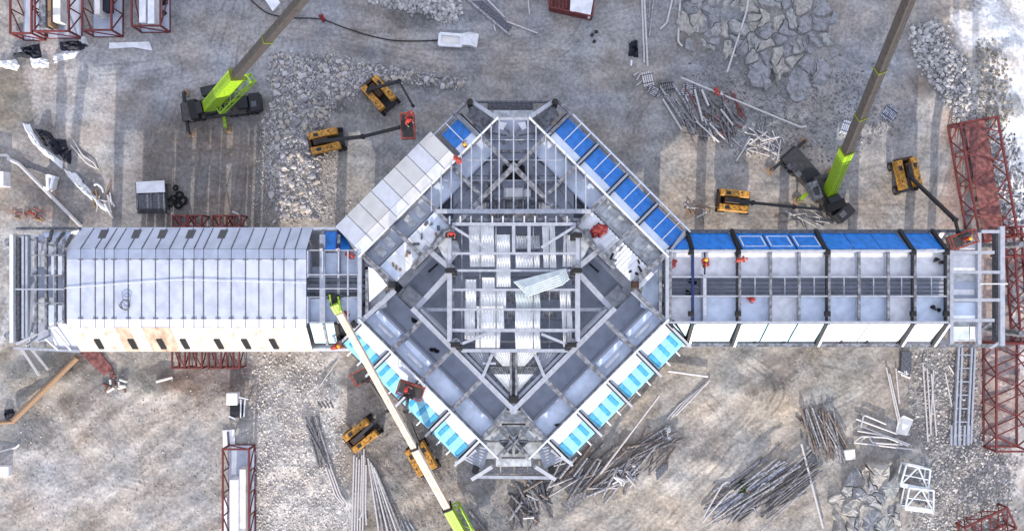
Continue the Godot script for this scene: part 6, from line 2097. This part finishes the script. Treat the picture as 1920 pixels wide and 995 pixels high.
func frame_box(x, y, turn: float):
	var up: bool = y < 900
	var t := thing("braced_trestle", "upper of two white braced frames on the lower right gravel" if up else "lower of two white braced frames on the lower right gravel", "trestle", G(x, y), "white braced frames")
	var b := Basis(Vector3.UP, -turn)
	var g: Vector3 = t.position
	var c := []
	for q in [[-1.3, -1.1], [1.3, -1.1], [1.5, 1.1], [-1.5, 1.1]]: c.append(g + b * Vector3(q[0], 0, q[1]))
	for i in 4:
		var p: Vector3 = c[i]
		var q: Vector3 = c[(i + 1) % 4]
		bar(t, "leg", M.paint_white, p, p + Vector3(0, 1.3, 0), 0.15, 0.15)
		bar(t, "rail", M.paint_white, p + Vector3(0, 1.3, 0), q + Vector3(0, 1.3, 0), 0.16 if i != 2 else 0.45, 0.16)
		bar(t, "rail", M.paint_white, p + Vector3(0, 0.2, 0), q + Vector3(0, 0.2, 0), 0.14, 0.14)
	var u := Vector3(0, 1.3, 0)
	bar(t, "brace", M.paint_white, c[3] + u, (c[0] + c[1]) * 0.5 + u, 0.12, 0.12)
	bar(t, "brace", M.paint_white, c[2] + u, (c[0] + c[1]) * 0.5 + u, 0.12, 0.12)
	bar(t, "rail", M.paint_white, (c[0] + c[3]) * 0.5 + u, (c[1] + c[2]) * 0.5 + u, 0.1, 0.1)

func pile_red():
	# red sacks heaped on the white deck
	for i in 14:
		var x := 1120 + rng.randfn() * 8
		var y := 433 + rng.randfn() * 6
		var s := rng.randf_range(0.28, 0.45)
		var o := put(stones[i % stones.size()], "red_sack", M.bag_red if i % 3 else M.orange, self, Transform3D(Basis(Vector3.UP, rng.randf() * 6.0).scaled(Vector3(s, s * 0.8, s)), W(x, y, 11.62 + s * 0.45)))
		tag(o, "red sack in the heap on the white deck beside the central hall", "sack", "red sacks on the deck")
	for i in 2:
		var st := begin()
		var pts := []
		for k in 25: pts.append(Vector3(cos(k * TAU / 24.0 * 2), 0.02 * k / 2.0, sin(k * TAU / 24.0 * 2)) * Vector3(0.45 - 0.1 * i, 1, 0.5))
		tube_to(st, pts, 0.05, 6)
		var o := put(st.commit(), "hose_coil", M.tread, self, Transform3D(Basis.IDENTITY, W(1272 - i * 4, 494 + i * 8, 10.4)))
		tag(o, ["larger black hose coil in the first bay of the open wing", "smaller black hose coil in the first bay of the open wing"][i], "hose")

func _ready():
	rng.seed = 20240
	# camera, sky, sun, exposure
	var cam := Camera3D.new()
	cam.name = "camera"
	cam.position = Vector3(0, H, 0)
	cam.rotation_degrees = Vector3(-90, 0, 0)
	cam.fov = rad_to_deg(2.0 * atan(497.5 / F))
	cam.near = 1.0
	cam.far = 3000.0
	add_child(cam)
	cam.current = true
	var sky_mat := ProceduralSkyMaterial.new()
	sky_mat.sky_top_color = Color(0.68, 0.70, 0.77)
	sky_mat.sky_horizon_color = Color(0.86, 0.87, 0.91)
	sky_mat.sky_curve = 0.12
	sky_mat.ground_bottom_color = Color(0.5, 0.48, 0.46)
	sky_mat.ground_horizon_color = Color(0.75, 0.76, 0.78)
	sky_mat.sky_energy_multiplier = 1.25
	var sky := Sky.new()
	sky.sky_material = sky_mat
	var env := Environment.new()
	env.background_mode = Environment.BG_SKY
	env.sky = sky
	env.tonemap_mode = Environment.TONE_MAPPER_LINEAR
	env.tonemap_exposure = 1.42
	env.sdfgi_enabled = true
	env.ssao_enabled = true
	env.ssil_enabled = true
	var we := WorldEnvironment.new()
	we.name = "environment"
	we.environment = env
	add_child(we)
	var sun := DirectionalLight3D.new()
	sun.name = "sun"
	sun.light_energy = 1.5
	sun.light_color = Color(1.0, 0.95, 0.89)
	sun.light_angular_distance = 0.5
	sun.shadow_enabled = true
	sun.rotation_degrees = Vector3(-17.0, -2.0, 0)
	add_child(sun)

	n_big.seed = 1
	n_big.frequency = 0.03
	n_mid.seed = 2
	n_mid.frequency = 0.16
	n_mid.fractal_octaves = 3
	n_fine.seed = 3
	n_fine.frequency = 0.55
	n_fine.fractal_octaves = 2
	unit_box = BoxMesh.new()
	unit_box.size = Vector3.ONE
	# mounds: photo x, y, radii, height
	for m in [[620, 180, 160, 90, 1.1], [560, 330, 80, 110, 0.7], [1430, 60, 190, 100, 0.6], [1770, 150, 90, 110, 1.0], [1880, 160, 60, 180, 1.2], [1900, 340, 60, 110, 1.0], [1330, 880, 160, 90, 0.7], [1440, 740, 100, 50, 0.5], [560, 850, 110, 180, 0.5], [1620, 930, 110, 80, 0.7], [100, 700, 110, 50, 0.6], [170, 330, 60, 90, -0.6], [90, 340, 60, 60, -0.5], [1780, 900, 130, 110, 0.5], [640, 740, 70, 60, 0.4], [780, 900, 90, 80, 0.4], [290, 720, 80, 40, 0.5], [780, 10, 120, 40, 0.6], [1850, 60, 60, 90, 0.8]]:
		mounds.append([(m[0] - CX) * H / F, (m[1] - CY) * H / F, m[2] * H / F, m[3] * H / F, m[4]])
	make_materials()
	make_ground()
	# the building
	station = thing("station_building", "raised polar station under construction, two wings joined by a diamond ring", "building", Vector3(0, 0, 2.2))
	left_wing()
	right_wing()
	for k in 4: ring_arm(k)
	corners()
	central_hall()
	# rock
	for i in 7: stones.append(stone_mesh(100 + i, 1))
	for i in 4: pebbles.append(stone_mesh(200 + i, 0))
	outcrop("rock_outcrop", "cracked grey bedrock at the top right between hooked pipe and boom", 1272, -20, 1568, 176, 14, 40, 0.26, [1278, -16, 1560, -16, 1562, 70, 1548, 170, 1470, 176, 1430, 150, 1400, 125, 1340, 110, 1310, 92, 1282, 80], 5)
	outcrop("rock_outcrop", "pale bedrock ribs at the bottom edge right of the long pole", 1556, 880, 1700, 1010, 14, 36, 0.45, [1570, 900, 1600, 884, 1680, 884, 1690, 1010, 1560, 1010], 9)
	# machines
	var c1 := mobile_crane("lime crane at upper left with grey boom reaching past the top edge", 418, 205, 0.12, [390, 200, 2.8], [600, -40, 30.0], [[0.33, 1.05, M.lime, M.olive], [0.62, 0.68, M.boom_grey, M.olive], [1.0, 0.6, M.boom_grey, M.olive]])
	mobile_crane("lime crane at upper right with long brown boom past the top edge", 1522, 346, -0.85, [1556, 360, 2.8], [1742, -90, 34.0], [[0.25, 0.95, M.lime, M.olive], [0.42, 0.74, M.boom_grey, M.olive], [0.62, 0.68, M.boom_grey, M.olive], [1.0, 0.62, M.boom_grey, M.olive]], true, 0.82)
	var c3 := mobile_crane("crane below the bottom edge whose cream boom lies over the lower left wing", 905, 1075, -0.9, [893, 1050, 2.8], [626, 568, 22.0], [[0.25, 0.9, M.lime, M.black], [0.50, 0.68, M.boom_cream, M.black], [0.975, 0.54, M.boom_cream, M.black], [1.0, 0.65, M.lime, M.lime]])
	crane_details(c3)
	side_jib(c1, [412, 205, 3.6], [470, 146, 6.5])
	boom_lift("yellow boom lift with raised arms beside the grey rubble", 718, 185, -0.85, [692, 168, 3.5, 748, 152, 5.5, 774, 198, 8.0], false)
	boom_lift("yellow boom lift at the rubble's foot, dark boom reaching a red basket", 618, 268, 0.22, [680, 256, 5.0, 752, 238, 9.5])
	boom_lift("yellow boom lift with a level dark boom left of the right crane", 1372, 379, -0.1, [1412, 380, 3.4, 1490, 388, 6.0, 1540, 392, 7.6], false)
	boom_lift("yellow boom lift whose bent boom reaches the right wing's end", 1688, 332, -1.35, [1708, 332, 4.0, 1792, 412, 11.0, 1798, 436, 10.8])
	boom_lift("yellow boom lift left of the cream boom on the sunny gravel", 684, 808, 0.66, [702, 790, 3.2, 728, 768, 5.0, 690, 714, 7.5])
	boom_lift("yellow boom lift half hidden beneath the cream boom", 795, 855, -1.05, [784, 830, 3.0, 760, 770, 10.5, 766, 744, 12.4])
	# small scattered rock
	var rub := [500, 108, 560, 98, 640, 112, 700, 122, 760, 128, 830, 140, 880, 156, 850, 166, 780, 156, 740, 150, 690, 152, 676, 180, 640, 196, 614, 234, 584, 250, 596, 300, 606, 410, 520, 412, 500, 340, 496, 240, 512, 180]
	rock_field(rub, 300, 0.22, 0.44, "grey angular rock in the rubble bank left of the boom lifts", "rocks of the rubble bank", 0.1)
	stone_stuff("rubble", rub, 4800, 0.09, 0.27, [Color(0.30, 0.29, 0.30), Color(0.40, 0.39, 0.39), Color(0.46, 0.44, 0.42)], "smaller broken stone filling the rubble bank", 5.0)
	var sc := [[690, -10, 860, -10, 866, 20, 850, 44, 800, 26, 700, 10], [1704, 50, 1760, 40, 1810, 130, 1828, 220, 1790, 230, 1750, 170, 1712, 110]]
	for i in 2: stone_stuff("rubble", sc[i], 1100, 0.12, 0.42, [Color(0.32, 0.32, 0.32), Color(0.40, 0.39, 0.39), Color(0.46, 0.45, 0.44)], ["grey rubble along the top edge above the sled", "grey rubble slope between the brown boom and the snow"][i], 4.0)
	stone_stuff("gravel", [480, 668, 600, 672, 640, 780, 650, 1010, 470, 1010], 7000, 0.04, 0.17, [Color(0.52, 0.49, 0.46), Color(0.40, 0.37, 0.34), Color(0.58, 0.55, 0.52)], "pale gravel bank at the bottom left of the ring", 8.0)
	stone_stuff("gravel", [1720, 660, 1830, 660, 1836, 820, 1900, 860, 1890, 1010, 1700, 1010, 1740, 860, 1716, 800], 7000, 0.05, 0.22, [Color(0.30, 0.29, 0.28), Color(0.22, 0.21, 0.20), Color(0.46, 0.44, 0.42)], "grey gravel at the lower right around the silver truss", 10.0)
	stone_stuff("gravel", [484, 250, 620, 260, 660, 410, 486, 416], 3000, 0.04, 0.15, [Color(0.40, 0.37, 0.34), Color(0.30, 0.27, 0.25)], "fine gravel at the foot of the rubble bank", 10.0)
	stone_stuff("gravel", [1300, 130, 1600, 120, 1700, 240, 1560, 290, 1380, 290], 3500, 0.05, 0.2, [Color(0.22, 0.22, 0.22), Color(0.30, 0.29, 0.29), Color(0.16, 0.16, 0.16)], "dark stones below the cracked bedrock", 14.0)
	stone_stuff("gravel", [1830, 230, 1900, 260, 1915, 420, 1870, 420], 900, 0.06, 0.26, [Color(0.16, 0.16, 0.17), Color(0.26, 0.26, 0.26)], "dark stones showing through the snow beside the red truss", 8.0)
	stone_stuff("gravel", [1830, 90, 1860, 80, 1880, 230, 1840, 230], 450, 0.06, 0.3, [Color(0.2, 0.19, 0.17), Color(0.28, 0.26, 0.23)], "brown stones showing through the snow at the upper right", 8.0)
	stone_stuff("gravel", [0, 660, 300, 660, 470, 700, 470, 1010, 0, 1010], 1500, 0.04, 0.14, [Color(0.40, 0.37, 0.34), Color(0.32, 0.29, 0.27), Color(0.48, 0.45, 0.42)], "scattered stones over the lower left ground", 10.0)
	stone_stuff("gravel", [1100, 900, 1300, 760, 1640, 660, 1700, 760, 1560, 1010, 1000, 1010], 700, 0.03, 0.1, [Color(0.34, 0.3, 0.26), Color(0.44, 0.4, 0.35)], "grit over the sandy slope", 12.0)
	stone_stuff("gravel", [60, 60, 1250, 60, 1250, 420, 60, 420], 1500, 0.03, 0.08, [Color(0.26, 0.25, 0.26), Color(0.18, 0.17, 0.17), Color(0.34, 0.32, 0.31)], "grit over the graded yard", 10.0)
	stone_stuff("gravel", [640, 700, 960, 880, 960, 1010, 650, 1010], 3000, 0.03, 0.12, [Color(0.34, 0.3, 0.27), Color(0.25, 0.22, 0.2)], "grit around the lower boom lifts", 10.0)
	props()
	# people
	make_workers()
	worker(856, 298, 12.4, 1, 0.8, "worker in red bending at the lower edge of the white roof panels")
	worker(872, 276, 10.6, 0, 2.2, "worker in red standing beside the first blue bay", "helmet_yellow")
	worker(848, 438, 12.4, 0, 0.0, "worker in red on the upper left post of the central hall")
	worker(655, 477, 10.4, 1, 1.2, "worker in red bending in the bay next to the white-roofed wing")
	worker(649, 586, 10.4, 2, 0.4, "worker in red kneeling below the crane tip in the open bay")
	worker(628, 650, 9.6, 1, 2.0, "worker in red leaning at the lower eave by the crane boom")
	worker(640, 647, 9.5, 0, 2.4, "worker in red standing at the eave corner under the crane boom", "helmet_yellow")
	worker(1262, 491, 10.4, 1, -0.6, "worker in red beside the black hose coils")
	worker(1317, 486, 10.35, 0, 0.3, "worker in orange-red standing in the first white bay of the open wing", "helmet_yellow")
	worker(1319, 498, 10.35, 2, 2.6, "worker in red kneeling behind the standing one in the first white bay")
	worker(1382, 487, 12.1, 1, 1.7, "worker in red astride the beam right of the first white bay")
	worker(1403, 558, 10.6, 2, 0.9, "worker in red kneeling at the corridor edge of the open wing")
	worker(768, 230, 9.3, 0, 0.6, "worker in red in the basket beside the upper left wing")
	worker(766, 222, 9.3, 1, 2.4, "second worker in red bending in the basket beside the upper left wing")
	worker(1340, 171, 0.0, 1, 0.2, "worker in red beside the long pole over the reddish scrap")
	worker(764, 726, 12.2, 0, 1.1, "worker in red in the basket over the cyan film")
	worker(1803, 447, 10.1, 0, 0.4, "worker in red in the basket at the right end of the open wing", "helmet_yellow")

func crane_details(t: Node):
	# lime lattice jib stowed beside the boom foot, and the hoist head at the tip
	var a := W(853, 948, 6.0)
	var b := W(896, 1030, 4.0)
	var d := (b - a).normalized()
	var s := d.cross(Vector3.UP).normalized()
	lattice(t, "jib", M.lime, a, b, s, s.cross(d), 0.9, 0.8, 6, 0.06)
	for q in [[622, 556], [630, 558], [626, 570]]: cyl(t, "sheave", M.black, W(q[0], q[1], 21.6), W(q[0], q[1], 22.1), 0.35, 14)
	for q in [[618, 552], [634, 556]]: bar(t, "head_frame", M.lime, W(q[0], q[1], 22.0), W(q[0] + 4, q[1] + 26, 22.0), 0.14, 0.3)
	tube(t, "hoist_rope", M.dark, [W(626, 560, 21.6), Vector3(W(626, 560, 21.6).x, 13.2, W(626, 560, 21.6).z)], 0.04, 6)

func side_jib(t: Node, p0: Array, p1: Array):
	# lime lattice jib stowed along the boom
	var a := W(p0[0], p0[1], p0[2])
	var b := W(p1[0], p1[1], p1[2])
	var d := (b - a).normalized()
	var s := d.cross(Vector3.UP).normalized()
	lattice(t, "jib", M.lime, a, b, s, s.cross(d), 0.9, 0.7, 6, 0.06)
